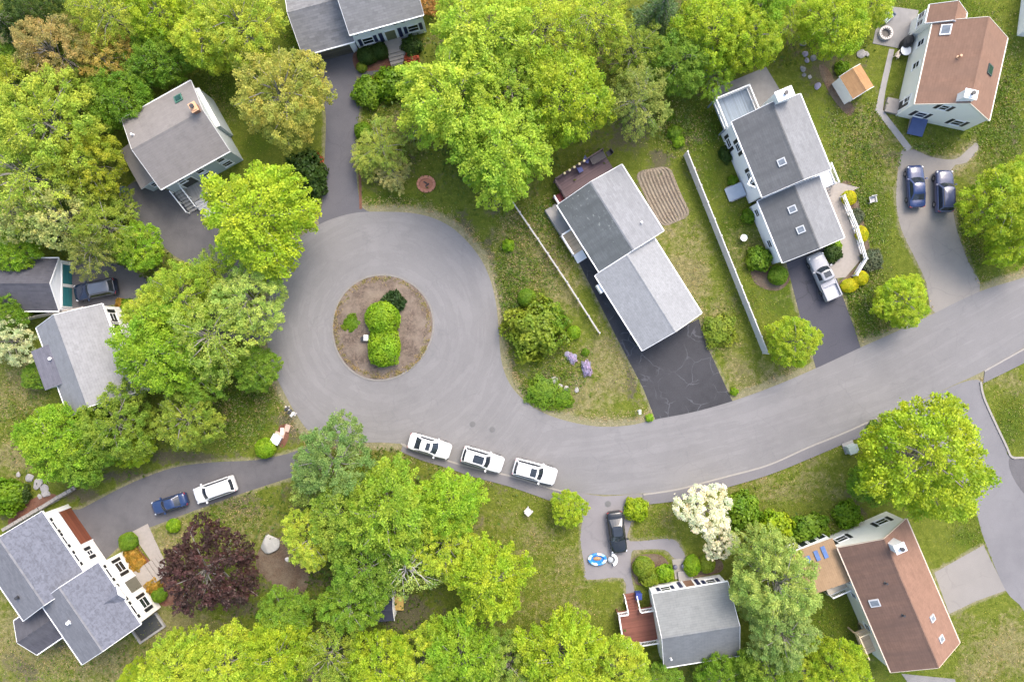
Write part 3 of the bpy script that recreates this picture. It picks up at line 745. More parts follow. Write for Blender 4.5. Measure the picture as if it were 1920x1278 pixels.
        if rail:
            nrm = Vector((-math.sin(ang), math.cos(ang), 0)); rb = MB()
            for sg in (-1, 1):
                q = nrm*sg*(w/2+.05)
                rb.bar(a+q+Vector((0,0,z1+.9)), b+q+Vector((0,0,z0+.95)), .10, .09)
                for t_ in (0,.5,1):
                    p = a.lerp(b, t_)+q; zt = z1+(z0-z1)*t_; rb.box((p.x,p.y,zt+.45), (.09,.09,.95))
            rb.build('railing', rail, o)
        return o
    def part_box(s, name, c, size, m, rz=0, rx=0, ry=0, parent=None):
        mb = MB(); mb.box(c, size, rz, 0, rx, ry); return mb.build(name, m, parent or s.root)

# ================================================================== 1 ranch house in the middle
h = House('grey_ranch_house', 'long low grey roofed house with a lichen spotted roof half, above the black driveway', (1113,530), (1200,668))
ze = 2.9
r1 = h.rect([(1048,379),(1171,308),(1242,438),(1117,510)], ze)
r2 = h.rect([(1121,508),(1234,450),(1314.6,593),(1195,658)], ze-.25)
r2 = (r1[1]+.09, r2[1], r2[2], r2[3])
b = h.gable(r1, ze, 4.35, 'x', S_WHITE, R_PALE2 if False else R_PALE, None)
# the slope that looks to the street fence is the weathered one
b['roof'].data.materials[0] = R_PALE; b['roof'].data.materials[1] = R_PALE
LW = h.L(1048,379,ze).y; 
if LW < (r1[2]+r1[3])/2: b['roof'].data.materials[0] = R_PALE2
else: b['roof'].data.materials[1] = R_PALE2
west = 'y0' if LW < (r1[2]+r1[3])/2 else 'y1'; WS = -1 if west == 'y0' else 1
for f in (.22,.5,.8): h.window(b, west, b['x0']+(b['x1']-b['x0'])*f, 1.75, 1.1, 1.2)
q = h.L(1203,417,3.6); h.vent(b, q.x, q.y, .35)
g = h.gable(r2, ze-.25, 4.1, 'x', S_WHITE, R_SILV, None)
h.garage_door(g, 'x1', (g['y0']+g['y1'])/2, 4.6, 2.15)
h.window(g, west, g['x0']+2.2, 1.6, .9, 1.0)
yb = g[west]
h.part_box('window_box', (h.L(1125,541,1.8).x, yb+WS*.38, 1.75), (1.0,.74,1.0), WHITE)
# cellar hatch and small landing on the west side
yb = b[west]
h.part_box('cellar_hatch', (h.L(1063,402).x, yb+WS*.72, .34), (3.2,1.4,.5), CONC, rx=.14*WS)
a0 = h.L(1078,455)
xa = a0.x
h.deck([(xa-1.4,yb+WS*.03),(xa+1.1,yb+WS*.03),(xa+1.1,yb+WS*1.5),(xa-1.4,yb+WS*1.5)], .7, DK_TAN, WHITE,
       [((xa-1.35,yb+WS*.12),(xa-1.35,yb+WS*1.45)),((xa-1.35,yb+WS*1.45),(xa+1.05,yb+WS*1.45))])
h.stairs((xa+1.1,yb+WS*.8),(xa+2.1,yb+WS*.8), 1.2, .7, 0, 3, WHITE)
# maroon back deck
p = [h.L(1079,306,1.0), h.L(1136,277,1.0), h.L(1178,300,1.0)]
x1 = b['x0']-.03; yA = r1[2]+1.4; yB = r1[3]-.5
if WS > 0: yA, yB = r1[2]+.4, r1[3]-1.6
dk = h.deck([(x1-2.8,yA),(x1,yA),(x1,yB),(x1-2.8,yB)], 1.0, DK_MAR, mat_simple('dark_stained_rail',(.09,.06,.065),.7,3,.2),
       [((x1-2.75,yA+.05),(x1-2.75,yB-.05)),((x1-2.75,yB-.05) if WS>0 else (x1-2.75,yA+.05),(x1-.1,yB-.05) if WS>0 else (x1-.1,yA+.05))])
lamp = mat_simple('lantern_glass', (.75,.62,.35), .4, 3, .1)
lb = MB()
ex = .6 if WS > 0 else -.6
for i in range(5):
    lb.lathe((x1-2.68, (yB-1.2 - i*.62) if WS > 0 else (yA+1.2+i*.62), 2.06), [(.04,0),(.13,.05),(.15,.14),(.1,.24),(.03,.27)], 10)
lb.build('lantern_row', lamp, dk)
yS = yB+.95 if WS > 0 else yA-.95
h.deck([(x1-.1-1.3,min(yS,yS-WS*.95)),(x1+.05,min(yS,yS-WS*.95)),(x1+.05,max(yS,yS-WS*.95)),(x1-1.4,max(yS,yS-WS*.95))], .55, mat_wood('red_stained_steps',(.20,.04,.045),.14,0), WHITE,
       [((x1-.1,yS-WS*.06),(x1+.0-1.3,yS-WS*.06))])
HARD_H = [[(1048,379),(1171,308),(1314,593),(1195,658)]]

# ================================================================== 2 white house with pickup
h = House('white_split_level_house', 'white house with streaked grey roof, three small skylights and a big white chimney', (1354,249), (1453,492))
ze = 4.3
r1 = h.rect([(1373.7,227.8),(1501.8,175),(1556.7,318.7),(1427.8,370)], ze)
r2 = h.rect([(1421.5,375.7),(1537.7,329),(1582,447.6),(1465.8,492)], 3.1)
r2 = (r1[1]+.09, r2[1], r2[2], r2[3])
w_ = h.L(1373.7,227.8,ze).y < h.L(1501.8,175,ze).y
west = 'y0' if w_ else 'y1'; WS = -1 if w_ else 1
def gm(a, bb): return (a, bb) if w_ else (bb, a)
m1, m2 = gm(R_MIDST, R_MID)
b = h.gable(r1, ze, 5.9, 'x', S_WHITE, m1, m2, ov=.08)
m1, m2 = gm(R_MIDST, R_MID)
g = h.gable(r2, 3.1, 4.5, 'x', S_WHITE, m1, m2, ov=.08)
for px, py, z, wd, ht, sh in ((1376,280,3.1,.9,1.1,BLACK),(1372,266,1.3,1.0,1.2,BLACK),(1402,335,3.0,1.2,1.0,BLACK)):
    h.window(b, west, h.u(west, px, py, z), z, wd, ht, sh)
h.window(g, west, h.u(west, 1430,395,1.6), 1.6, .9, 1.1); h.window(g, west, h.u(west, 1448,455,1.6), 1.6, .9, 1.1)
h.garage_door(g, 'x1', (g['y0']+g['y1'])/2, 4.6, 2.15, WHITE)
for px, py, bb in ((1462.5,306,b),(1483,393.5,g),(1498.6,431.5,g)):
    q = h.L(px, py, 5.0 if bb is b else 3.8); h.skylight(bb, q.x, q.y, .75, .82, SKYGL, TRIMG)
q = h.L(1468,176,6.4); h.chimney(b, max(q.x, r1[0]-.15), q.y, .95, 1.7, 6.7, S_CREAM, z0=0, cap=WHITE)
q = h.L(1420,338,4.6)   # white peaked hood over the side door
hb = MB(); yw = b[west]
hb.bar((q.x-.75, yw+WS*.02, 3.9),(q.x, yw+WS*1.0, 4.3),.14,.14); hb.bar((q.x+.75, yw+WS*.02, 3.9),(q.x, yw+WS*1.0, 4.3),.14,.14)
hb.build('gable_hood', WHITE, h.root)
q = h.L(1380,360)
cd = h.part_box('cellar_door', (q.x, yw+WS*1.05, .42), (1.5,1.9,.10), mat_simple('blue_grey_hatch',(.30,.35,.40),.5,3,.1), rx=-.22*WS)
h.part_box('cellar_curb', (q.x, yw+WS*.9, .16), (1.7,1.75,.3), CONC)
# raised deck at the back left
dz = 2.0
c1, c2, c3, c4_ = (h.L(*k, dz) for k in ((1337,192),(1400,164),(1418,205),(1358,243)))
xa, xb = min(c1.x,c2.x), b['x0']-.02; xb2 = b['x0']-.02
ya, yb2 = sorted((c1.y, c2.y)); 
d = h.deck([(xa,ya),(xb,ya),(xb,yb2),(xa,yb2)], dz, DK_GREY, WHITE,
       [((xa+.06,ya+.06),(xb-.05,ya+.06)),((xa+.06,yb2-.06),(xb-.05,yb2-.06)),((xa+.06,ya+.12),(xa+.06,yb2-.12))], h=1.0)
# front landing with rail
q1, q2 = h.L(1548,322,.8), h.L(1570,352,.8); east = 'y1' if w_ else 'y0'
ye = b[east]; yo = ye - WS*1.7
xs0, xs1 = b['x1']-1.2, b['x1']+1.6
ye2 = g[east] - WS*.28
h.deck([(b['x1']+.04,ye2),(xs1,ye2),(xs1,yo),(b['x1']+.04,yo)], .9, mat_wood('white_porch',(.60,.61,.64),.14,1), WHITE, [((b['x1']-.6,yo+WS*.06),(xs1,yo+WS*.06))])
h.stairs((xs1,(ye2+yo)/2),(xs1+.9,(ye2+yo)/2), 1.3, .9, 0, 3, MT['paver'])

# ================================================================== 3 cape with the orange brown roof, top right
h = House('brown_roofed_cape_house', 'cream sided cape with an orange brown roof and a white chimney at its front gable', (1674.5,221), (1707,74))
ze = 4.0
r1 = h.rect([(1716,196),(1854.9,225.8),(1890,68),(1748,43)], ze)
b = h.gable(r1, ze, 6.9, 'x', S_CREAM, R_ORANGE, ov=.12, rake=.08, trim=mat_simple('cream_trim',(.70,.66,.55),.5,2,.06))
w_ = h.L(1716,196,ze).y > h.L(1854.9,225.8,ze).y
left = 'y1' if w_ else 'y0'; LS = 1 if w_ else -1
for px, py, z in ((1701,185,2.0),(1716,122,2.2),(1725,80,2.2)): h.window(b, left, h.u(left, px, py, z), z, .8, 1.3)
wc = (b['y0']+b['y1'])/2
for f, z in ((.24,1.7),(.76,1.7)):
    h.window(b, 'x0', b[left]-LS*f*(b['y1']-b['y0']), z, 1.15, 1.3, BLACK)
h.window(b, 'x0', wc+LS*1.2, 4.55, .9, 1.2, BLACK)
q = h.L(1815,186,7.2); h.chimney(b, max(q.x, b['x0']+.5), q.y, .8, 1.15, 7.5, WHITE, z0=3)
q = h.L(1777.7,53,5.2); h.skylight(b, q.x, q.y, 1.1, 1.0, SKYGL)
q = h.L(1855,132,5.3); h.skylight(b, q.x, q.y, 1.0, 1.0, SKYDK, mat_simple('dark_flashing',(.05,.08,.08),.4,3,.2))
q = h.L(1804,103,6.4); h.vent(b, q.x, q.y, .5, .09, mat_simple('copper_pipe',(.45,.25,.14),.4,3,.2))
r2 = h.rect([(1736,50),(1820,62),(1811,34),(1742,16)], 3.7)
ll = h.L(1742,16,3.7); rr = h.L(1811,34,3.7)
yy = sorted((ll.y, rr.y)); xe = (ll.x+rr.x)/2
b2 = h.gable((b['x1']-.1, max(xe, b['x1']+1.9), yy[0], yy[1]), 3.7, 5.4, 'x', S_CREAM, R_ORANGE, ov=.12, rake=.08)
for f in (.35,.8): h.window(b2, left, b2['x0']+f*(b2['x1']-b2['x0']), 2.2, .7, 1.2)
q = h.L(1720,262); h.part_box('cellar_door', (b['x0']-.85, h.L(1719,245,.6).y, .55), (1.9,1.7,.10), BLUED, ry=-.28)
h.part_box('cellar_curb', (b['x0']-.7, h.L(1719,245,.6).y, .17), (1.4,1.5,.34), CONC)
h.door(b, left, b['x0']+.9, .4, .95, 2.0, DARKB)
h.part_box('door_step', (b['x0']+.9, b[left]+LS*.7, .18), (1.6,1.35,.36), MT['paver'])

# ================================================================== 4 garrison house at the top
h = House('slate_roofed_house', 'white colonial with navy shutters and slate grey roofs at the head of the long driveway', (661.8,92.8), (800.6,54.9))
ze = 4.7
e0, e1 = h.L(655.3,69.4,ze), h.L(793.4,24.2,ze)
r1 = (e0.x+.05, e1.x, (e0.y+e1.y)/2, (e0.y+e1.y)/2+8.4)
b = h.gable(r1, ze, 7.2, 'x', S_BLUEW, R_SLATE2, ov=.30)
fr = 'y0'; yb = b['y0']; W = b['x1']-b['x0']
for f in (.17,.83): h.window(b, fr, b['x0']+W*f, 1.75, 1.25, 1.5, NAVY)
for f in (.17,.5,.83): h.window(b, fr, b['x0']+W*f, 4.15, 1.25, 1.0, NAVY)
h.door(b, fr, b['x0']+W*.5, .55, 1.1, 2.1, mat_simple('green_glazed_door',(.12,.13,.06),.3,4,.4))
for sg in (-1,1): h.part_box('shutter', (b['x0']+W*.5+sg*1.05, b['y0']-.02, 1.6), (.42,.06,2.1), NAVY)
g0, g1 = h.L(568,107,3.0), h.L(656,77.5,3.0)
yg = (g0.y+g1.y)/2
g = h.gable((g0.x, r1[0]+.16, yg, yg+7.6), 3.0, 4.9, 'x', S_BLUEW, R_SLATE, ov=.3)
h.garage_door(g, 'y0', (g['x0']+g['x1'])/2-.0, 4.3, 2.15, mat_wood('dark_garage_door',(.085,.075,.06),.5,2))
xm = b['x0']+W*.5
h.part_box('stoop', (xm, b['y0']-.75, .28), (1.9,1.46,.56), MT['paver'])
h.stairs((xm,b['y0']-1.5),(xm,b['y0']-2.9), 1.9, .56, 0, 4, MT['paver'])

# ================================================================== 5 taupe roofed colonial
h = House('taupe_roofed_house', 'grey clapboard house with a wide taupe roof and a brick chimney near the woods', (340,367), (433.8,315))
ze = 4.5
r1 = h.rect([(226,229),(353.4,149),(431.8,279),(306.6,355.7)], ze)
b = h.gable(r1, ze, 6.3, 'x', S_GREY, R_TAUPE, ov=.32, trim=mat_simple('pale_trim',(.62,.62,.60),.5,2,.06))
for px, py, z in ((339,338,3.1),(371,314,3.1),(409,292,3.1)): h.window(b, 'y0', h.u('y0', px, py, z), z, .9, 1.3)
for px, py, z in ((390,325,1.3),(424,302,1.3)): h.window(b, 'y0', h.u('y0', px, py, z), z, 1.1, 1.2)
h.door(b, 'y0', h.u('y0', 357,346,1.9), .9, 1.5, 2.1, DARKB)
q = h.L(381,208,7.0); h.chimney(b, b['x1']-.35, (r1[2]+r1[3])/2+.35, .6, .85, 7.0, BRICK, z0=3, cap=mat_simple('clay_cap',(.6,.35,.2),.8,3,.2))
q = h.L(332,183,5.4); h.skylight(b, q.x, q.y, .85, .95, SKYDK, mat_simple('green_flashing',(.05,.14,.10),.5,3,.2))
q = h.L(253,255,5.3); h.vent(b, q.x, q.y, .4)
# lean-to along the far gable
ym = (b['y0']+b['y1'])/2
h.shed((b['x1']-.02, b['x1']+.38, ym-1.0, b['y1']-.3), (3.9,3.7,3.7,3.9), S_GREY, WHITE, ov=.04)
# side wing, single storey
wz = 2.7
wq = h.rect([(219,280),(243,272),(352,350),(272,402)], wz)
a_, c_ = h.L(222,281,wz), h.L(262,352,wz)
h.shed((min(a_.x,c_.x), b['x0']+.05, h.L(262,352,wz).y-.1, h.L(222,281,wz).y), (wz-.25,wz+.45,wz+.45,wz-.25), S_GREY, R_TAUPE, ov=.2)
wg = h.last
h.window(wg, 'y0', (wg['x0']+wg['x1'])/2, 1.5, 1.0, 1.1); 
q = h.L(306,365,1.2)
h.stairs((b['x0']+.5,b['y0']-.05),(b['x0']+.5,b['y0']-2.3), 1.1, 1.5, 0, 7, DK_OLD, 'steps', WHITE)
q = h.u('y0', 357,346,1.9)
h.part_box('landing', (q, b['y0']-.85, .72), (2.1,1.66,.16), DK_OLD)
h.stairs((q,b['y0']-1.7),(q,b['y0']-3.6), 1.9, .75, 0, 6, mat_wood('grey_steps',(.36,.36,.36),.3,1), 'steps')

# ================================================================== 6 left house behind the trees
h = House('light_grey_roofed_house', 'white house with light grey roof and violet grey wing by the left edge', (113,606), (173,770))
ze = 4.1
e = [h.L(200,576,ze), h.L(240,720,ze)]
l = [h.L(71,615,ze), h.L(117.7,758,ze)]
ys = sorted(((e[0].y+e[1].y)/2, (l[0].y+l[1].y)/2))
xa = min(h.L(200,576,ze).x, h.L(95,592,6.6).x); xb = h.L(152.8,766.8,6.6).x
r1 = (xa, xb, ys[0], ys[1])
b = h.gable(r1, ze, 6.6, 'x', S_WHITE, R_LEFT, ov=.15)
ea = 'y1' if e[0].y > l[0].y else 'y0'; ES = 1 if ea == 'y1' else -1
for px, py in ((212,596),(218,616),(236,690)): h.window(b, ea, h.u(ea, px, py, 2.6), 2.6, 1.1, 1.3, BLACK)
we = 'y0' if ea == 'y1' else 'y1'
q1, q2 = h.L(61,658,4.4), h.L(84,732,4.4); q3 = h.L(110,644,4.4)
yw_ = (q1.y+q2.y)/2; yin = (r1[2]+r1[3])/2 - ES*1.2
zo, zi = 4.5, 5.0
zz = (zo,zo,zi,zi) if ES > 0 else (zi,zi,zo,zo)
h.shed((min(q1.x,q2.x), max(q1.x,q2.x), min(yw_,yin), max(yw_,yin)), zz, S_WHITE, R_PURP, ov=.15)
sh = h.last
mb = MB(); cx, cy = h.L(97,672,4.7).x, h.L(97,672,4.7).y; mb.lathe((cx,cy,4.6),[(.1,0),(.1,.4),(.16,.4),(.16,.5)],10); mb.build('vent_pipe', WHITE, sh['roof'])

# detached garage beside it
h = House('teal_door_garage', 'charcoal roofed white garage with two teal doors at the left edge', (10,530), (135,530), cat='garage')
xr = h.L(135,530).x
zg = 2.45
n_, s_ = h.L(101,484,zg), h.L(110,582.7,zg)
r1 = (-7.5, xr+.1, s_.y, n_.y)
b = h.gable(r1, zg, 3.95, 'x', S_BLUEW, R_CHAR, ov=.15, rake=.1)
for u_ in (b['y0']+1.45, b['y1']-1.45): h.garage_door(b, 'x1', u_, 2.1, 1.7, TEAL)

# ================================================================== 7 blue grey roofs, lower left
h = House('blue_grey_roofed_house', 'cream colonial under two mottled blue grey roofs with black shutters and a brown garage door', (226,1029), (300.6,1138))
ze = 4.9
r1 = h.rect([(183.6,1046.4),(263.4,1175.4),(150.3,1243),(79.8,1132.8)], ze)
b = h.gable(r1, ze, 6.6, 'x', S_WARM, R_MOTTL, R_MOTT, ov=.30)
fr = 'y1' if h.L(226,1029).y > h.L(105,1090,6).y else 'y0'; FS = 1 if fr == 'y1' else -1
if fr == 'y0': b['roof'].data.materials[0], b['roof'].data.materials[1] = R_MOTT, R_MOTTL
W = b['x1']-b['x0']
for f in (.18,.80): h.window(b, fr, b['x0']+W*f, 1.9, 1.2, 1.5, BLACK)
for f in (.18,.5,.80): h.window(b, fr, b['x0']+W*f, 4.32, 1.2, 1.0, BLACK)
h.door(b, fr, b['x0']+W*.5, .7, 1.4, 2.2, mat_simple('olive_glazed_door',(.13,.125,.095),.3,5,.4))
q = h.L(131,1165,5.9); h.vent(b, q.x, q.y, .4, .12)
# small cross gable over the entrance
cx = b['x0']+W*.5; ev = r1[3] if FS > 0 else r1[2]
d_ = h.gable((cx-.85, cx+.85, min(ev+FS*.25, ev-FS*2.2), max(ev+FS*.25, ev-FS*2.2)), 5.0, 5.6, 'y', S_WARM, R_MOTT, ov=.12, z0=4.6, rake=.12, gutter=False)
# garage wing
zg = 4.6
ga = h.L(79.8,957.2,zg); gb = h.L(143.6,1055.7,zg)
yg = (ga.y+gb.y)/2; yo_ = h.L(-15,1024,zg).y
yr = (yg + FS*-8.0)
g = h.gable((ga.x, r1[0]+.6, min(yg,yr), max(yg,yr)), zg, 6.4, 'x', S_WARM, R_MOTT if fr == 'y0' else R_MOTTL, R_MOTT if fr == 'y1' else R_MOTTL, ov=.30)
h.garage_door(g, fr, g['x0']+2.6, 4.2, 2.15, DOORBR)
h.window(g, fr, g['x0']+5.9, 1.6, .6, 1.0, BLACK)
for f in (.17,.42,.72): h.window(g, fr, g['x0']+(r1[0]-g['x0'])*f+.4, 4.05, 1.0, .95, BLACK)
q = h.L(36,1118,5.2); h.vent(g, q.x, q.y, .4, .12, DARKV)
# low rear wing and sun room
q1, q2 = h.L(35,1150,2.8), h.L(112,1199,2.8); q3 = h.L(78,1216,2.8)
yi = b['y0']+.5 if FS > 0 else b['y1']-.5
q4 = h.L(40,1195,2.8)
xs = sorted((h.L(60,1140,2.8).x, h.L(90,1212,2.8).x)); yo2 = h.L(52,1205,2.8).y
h.gable((xs[0], xs[1], min(yo2,yi), max(yo2,yi)), 2.7, 3.9, 'y', S_WARM, R_CHAR, ov=.2)
# basement areaway with concrete kerb on the end wall
xe = b['x1']
q = h.L(255,1197,0)
aw = MB(); cx2, cy2 = xe+1.0, (b['y0']+b['y1'])/2 + FS*1.0
for dx, dy, sx, sy in ((.95,0,.22,3.4),(0,1.6,1.7,.22),(0,-1.6,1.7,.22)): aw.box((cx2+dx,cy2+dy,.12), (sx,sy,.34))
ao = aw.build('areaway', CONC, h.root)
h.part_box('areaway_pit_shade', (cx2,cy2,.05), (1.66,2.96,.06), DARKB, parent=ao)  # dark sheet standing for the shade down in the pit
xm = b['x0']+W*.5
yf = b[fr]
h.part_box('stoop', (xm, yf+FS*.75, .33), (2.3,1.46,.66), MT['paver'])
h.stairs((xm,yf+FS*1.5),(xm,yf+FS*3.0), 2.3, .66, 0, 4, MT['paver'])

# ================================================================== 8 cape with red deck, bottom centre
h = House('ash_grey_roofed_cape', 'white cape with ash grey roof and red brown deck at the bottom edge', (1209,1096), (1346,1074))
ze = 2.9
r1 = h.rect([(1218.7,1110.5),(1367,1092.3),(1385.3,1231),(1248,1247.7)], ze)
b = h.gable(r1, ze, 4.9, 'x', S_WHITE, R_ASH_SHADE, R_ASH, ov=.16, rake=.08)
W = b['x1']-b['x0']
for f in (.2,.82): h.window(b, 'y1', b['x0']+W*f, 1.7, 1.1, 1.3, NAVY)
h.door(b, 'y1', b['x0']+W*.53, .35, 1.0, 2.05, mat_simple('brown_door',(.20,.11,.07),.4,3,.2))
for sg in (-1,1): h.part_box('shutter', (b['x0']+W*.53+sg*.95, b['y1']+.02, 1.4), (.4,.06,2.0), NAVY)
q = h.L(1257,1232,3.4); h.vent(b, q.x, q.y, .4, .06)
h.part_box('door_step', (b['x0']+W*.53, b['y1']+.55, .15), (1.6,1.05,.3), CONC)
dz = 1.0
c = [h.L(*k, dz) for k in ((1155.6,1146),(1169.6,1213))]
xl = (c[0].x+c[1].x)/2; ya = h.L(1190,1206,dz).y; yb2 = h.L(1185,1143,dz).y
xs1 = b['x0']-.03
st = h.L(1187,1142,dz).x
d = h.deck([(xl,ya),(xs1,ya),(xs1,yb2),(xl,yb2)], dz, DK_RED, WHITE,
   [((xl+.06,ya+.06),(xs1-.05,ya+.06)),((xl+.06,ya+.1),(xl+.06,yb2-.1)),((xl+.06,yb2-.06),(st-.75,yb2-.06)),((st+.75,yb2-.06),(xs1-.05,yb2-.06))], h=.95)
h.stairs((st,yb2),(st,yb2+1.5), 1.2, dz, 0, 5, DK_RED, 'steps', WHITE)

# ================================================================== 9 long brown roofed house, bottom right
h = House('long_brown_roofed_house', 'long house with a faded red brown roof and tan sunroom by the side street', (1547,998), (1640,1215))
ze = 3.9
A, B_, C_, D_ = (1568,1019.4),(1671,1261),(1796.7,1204.6),(1705,977)
wl = (h.L(*A,ze).y + h.L(*B_,ze).y)/2; er = (h.L(*C_,ze).y + h.L(*D_,ze).y)/2
xa = (h.L(*A,ze).x + h.L(*D_,ze).x)/2; xb = (h.L(*B_,ze).x + h.L(*C_,ze).x)/2
xs_ = h.L(1756,1103,ze).x
ws = -1 if wl < er else 1; west = 'y0' if ws < 0 else 'y1'
mN = (R_BROWNST, R_BROWN) if ws < 0 else (R_BROWN, R_BROWNST)
tb = mat_simple('tan_trim', (.60,.50,.40), .5, 2, .08)
rid = (wl+er)/2
b = g = h.gable((xa, xb, min(wl,er), max(wl,er)), ze, 6.2, 'x', S_WARM, mN[0], mN[1], ov=.12, trim=tb)
W = b['y1']-b['y0']
for f in (.16,.78): h.window(b, 'x0', b[west]-ws*W*f, 2.0, 1.25, 1.3, BLACK)
h.window(b, west, h.u(west, 1601,1116,2.2), 2.2, .7, 1.1)
q = h.L(1660.5,1008.8,7.0); h.chimney(b, xa+1.0, (rid*.8+er*.2), .8, 1.0, 7.2, WHITE, z0=4)
q = h.L(1643,1132,4.9); h.skylight(b if q.x < xs_ else g, q.x, q.y, .8, 1.0, SKYGL, TRIMG)
for px, py in ((1744,1155.6),(1761,1194)): q = h.L(px,py,4.8); h.skylight(g, q.x, q.y, .65, .75, SKYGL, TRIMG)
q = h.L(1659,1091,5.3); h.vent(b, q.x, q.y, .35, .08, DARKV)
q = h.L(1697,1155,6.0); h.vent(g, q.x, q.y, .3, .08, DARKV)
# sunroom with solar blue skylights
sz = 2.9
s1 = [h.L(*p_, sz) for p_ in ((1490,1034),(1557,1007),(1594,1088),(1541,1108))]
yo = (s1[0].y + h.L(1505,1090,sz).y)/2; ywl = b[west]+ws*.02
xq = (s1[0].x+s1[1].x)/2; xr_ = (s1[2].x+s1[3].x)/2
zz = (sz-.25,sz-.25,sz+.35,sz+.35) if ws < 0 else (sz+.35,sz+.35,sz-.25,sz-.25)
sr = h.shed((xq, xr_, min(yo,ywl), max(yo,ywl)), zz, S_CREAM, R_TAN, ov=.12)
n = 4
for i in range(n): h.window(sr, 'x0', sr['y0']+(sr['y1']-sr['y0'])*(i+.5)/n, 1.5, (sr['y1']-sr['y0'])/n-.12, 1.7, None, WHITE, GLASS, 0)
blu = mat_glass('blue_skylight', (.10,.17,.36), .2)
for px, py, sc in ((1545,1034,1.3),(1532,1041,1.1),(1517,1049,.8)):
    q = h.L(px, py, sz+.1); z = sr['zz'](q.x, q.y)
    mb = MB(); mb.box((q.x,q.y,z+.03), (sc,.45,.10)); mb.build('skylight', blu, sr['roof'])
# landing, balcony
q = h.L(1578,1108,1.2); ya, yb2 = sorted((b[west]+ws*.02, b[west]+ws*2.2))
h.deck([(xr_+.1,ya),(xr_+1.5,ya),(xr_+1.5,yb2),(xr_+.1,yb2)], 1.2, mat_wood('cream_landing',(.62,.55,.44),.14,0), WHITE, [((xr_+1.45,ya+.05),(xr_+1.45,yb2-.05))])
q1, q2 = h.L(1622,1178,1.6), h.L(1640,1220,1.6); ya, yb2 = sorted((g[west]+ws*.02, g[west]+ws*1.35))
h.deck([(q1.x,ya),(q2.x,ya),(q2.x,yb2),(q1.x,yb2)], 1.6, DK_TAN, mat_simple('tan_rail',(.62,.52,.36),.6,3,.1), [((q1.x,(ya+.05) if ws<0 else (yb2-.05)),(q2.x,(ya+.05) if ws<0 else (yb2-.05))),((q1.x+.1,ya),(q1.x+.1,yb2-.02)),])
h.garage_door(b, 'y1' if west == 'y0' else 'y0', (b['x0']+b['x1'])/2+1.6, 4.6, 2.1, WHITE)
for f in (.3,.7): h.window(g, west, g['x0']+(g['x1']-g['x0'])*f, 2.2, .9, 1.2)

# ================================================================== 10 corner of a pale building at the right edge, garden sheds
h = House('pale_roofed_outbuilding', 'pale grey roof corner of a building cut by the top right edge', (1904,70), (1912,8), cat='building')
b = h.gable((0,6.5,-6.0,.1), 3.0, 4.4, 'x', S_WHITE, R_SILV, ov=.2)
def shed_house(name, label, corners, ze, zr, wall, roof, cat='shed'):
    hh = House(name, label, corners[0], corners[1], 'garden sheds', cat)
    r = hh.rect(corners, ze); bb = hh.gable(r, ze, zr, 'x', wall, roof, ov=.08, rake=.06, gutter=False)
    return hh, bb
hh, bb = shed_house('garden_shed', 'small white shed with a tan shingle roof beside the worn soil path', [(1602.5,191),(1576,147.5),(1606,120),(1640,154)], 2.1, 2.75, S_WHITE, R_SHED)
hh.door(bb, 'x0', (bb['y0']+bb['y1'])/2, .1, .9, 1.75, WHITE)
hh, bb = shed_house('garden_shed', 'dark navy roofed shed half hidden by the trees in the back yard clearing', [(700,1166),(738,1163),(737,1120),(706,1118)], 2.2, 2.6, S_WHITE, mat_roof('navy_roll_roofing',(.05,.055,.085),.1))
hh.door(bb, 'y1', (bb['x0']+bb['x1'])/2, .1, .9, 1.75, WHITE)
# ------------------------------------------------------------------ vehicles
TYRE = mat_simple('tyre_rubber', (.02,.02,.021), .8, 5, .2)
RIM = mat_simple('alloy_rim', (.42,.42,.43), .3, 5, .1, metallic=.8)
CARGL = mat_glass('car_glass', (.022,.028,.036), .05)
LAMP = mat_glass('headlamp_glass', (.55,.57,.6), .1)
TAIL = mat_glass('tail_lamp_glass', (.28,.02,.02), .15)
BLKPL = mat_simple('black_plastic', (.022,.022,.024), .55, 5, .2)
CHROME = mat_simple('chrome', (.6,.6,.62), .2, 5, .05, metallic=.9)
P_WHITE = mat_paint('white_car_paint', (.80,.80,.80)); P_NAVY = mat_paint('navy_car_paint', (.018,.035,.11))
P_BLUE = mat_paint('blue_car_paint', (.016,.035,.10)); P_BLACK = mat_paint('black_car_paint', (.012,.014,.016))
P_SILV = mat_paint('silver_car_paint', (.33,.33,.345)); P_INDIGO = mat_paint('dark_indigo_car_paint', (.045,.055,.11))
P_DARK = mat_paint('dark_blue_grey_car_paint', (.010,.018,.042))

def sec(hw, zs, zt, zb=.24):
    return [(-hw*.90,zb),(-hw*.985,.42),(-hw,.62),(-hw*.985,zs-.08),(-hw*.90,zs),(-hw*.5,zt),(0,zt+.015),(hw*.5,zt),(hw*.90,zs),(hw*.985,zs-.08),(hw,.62),(hw*.985,.42),(hw*.90,zb)]

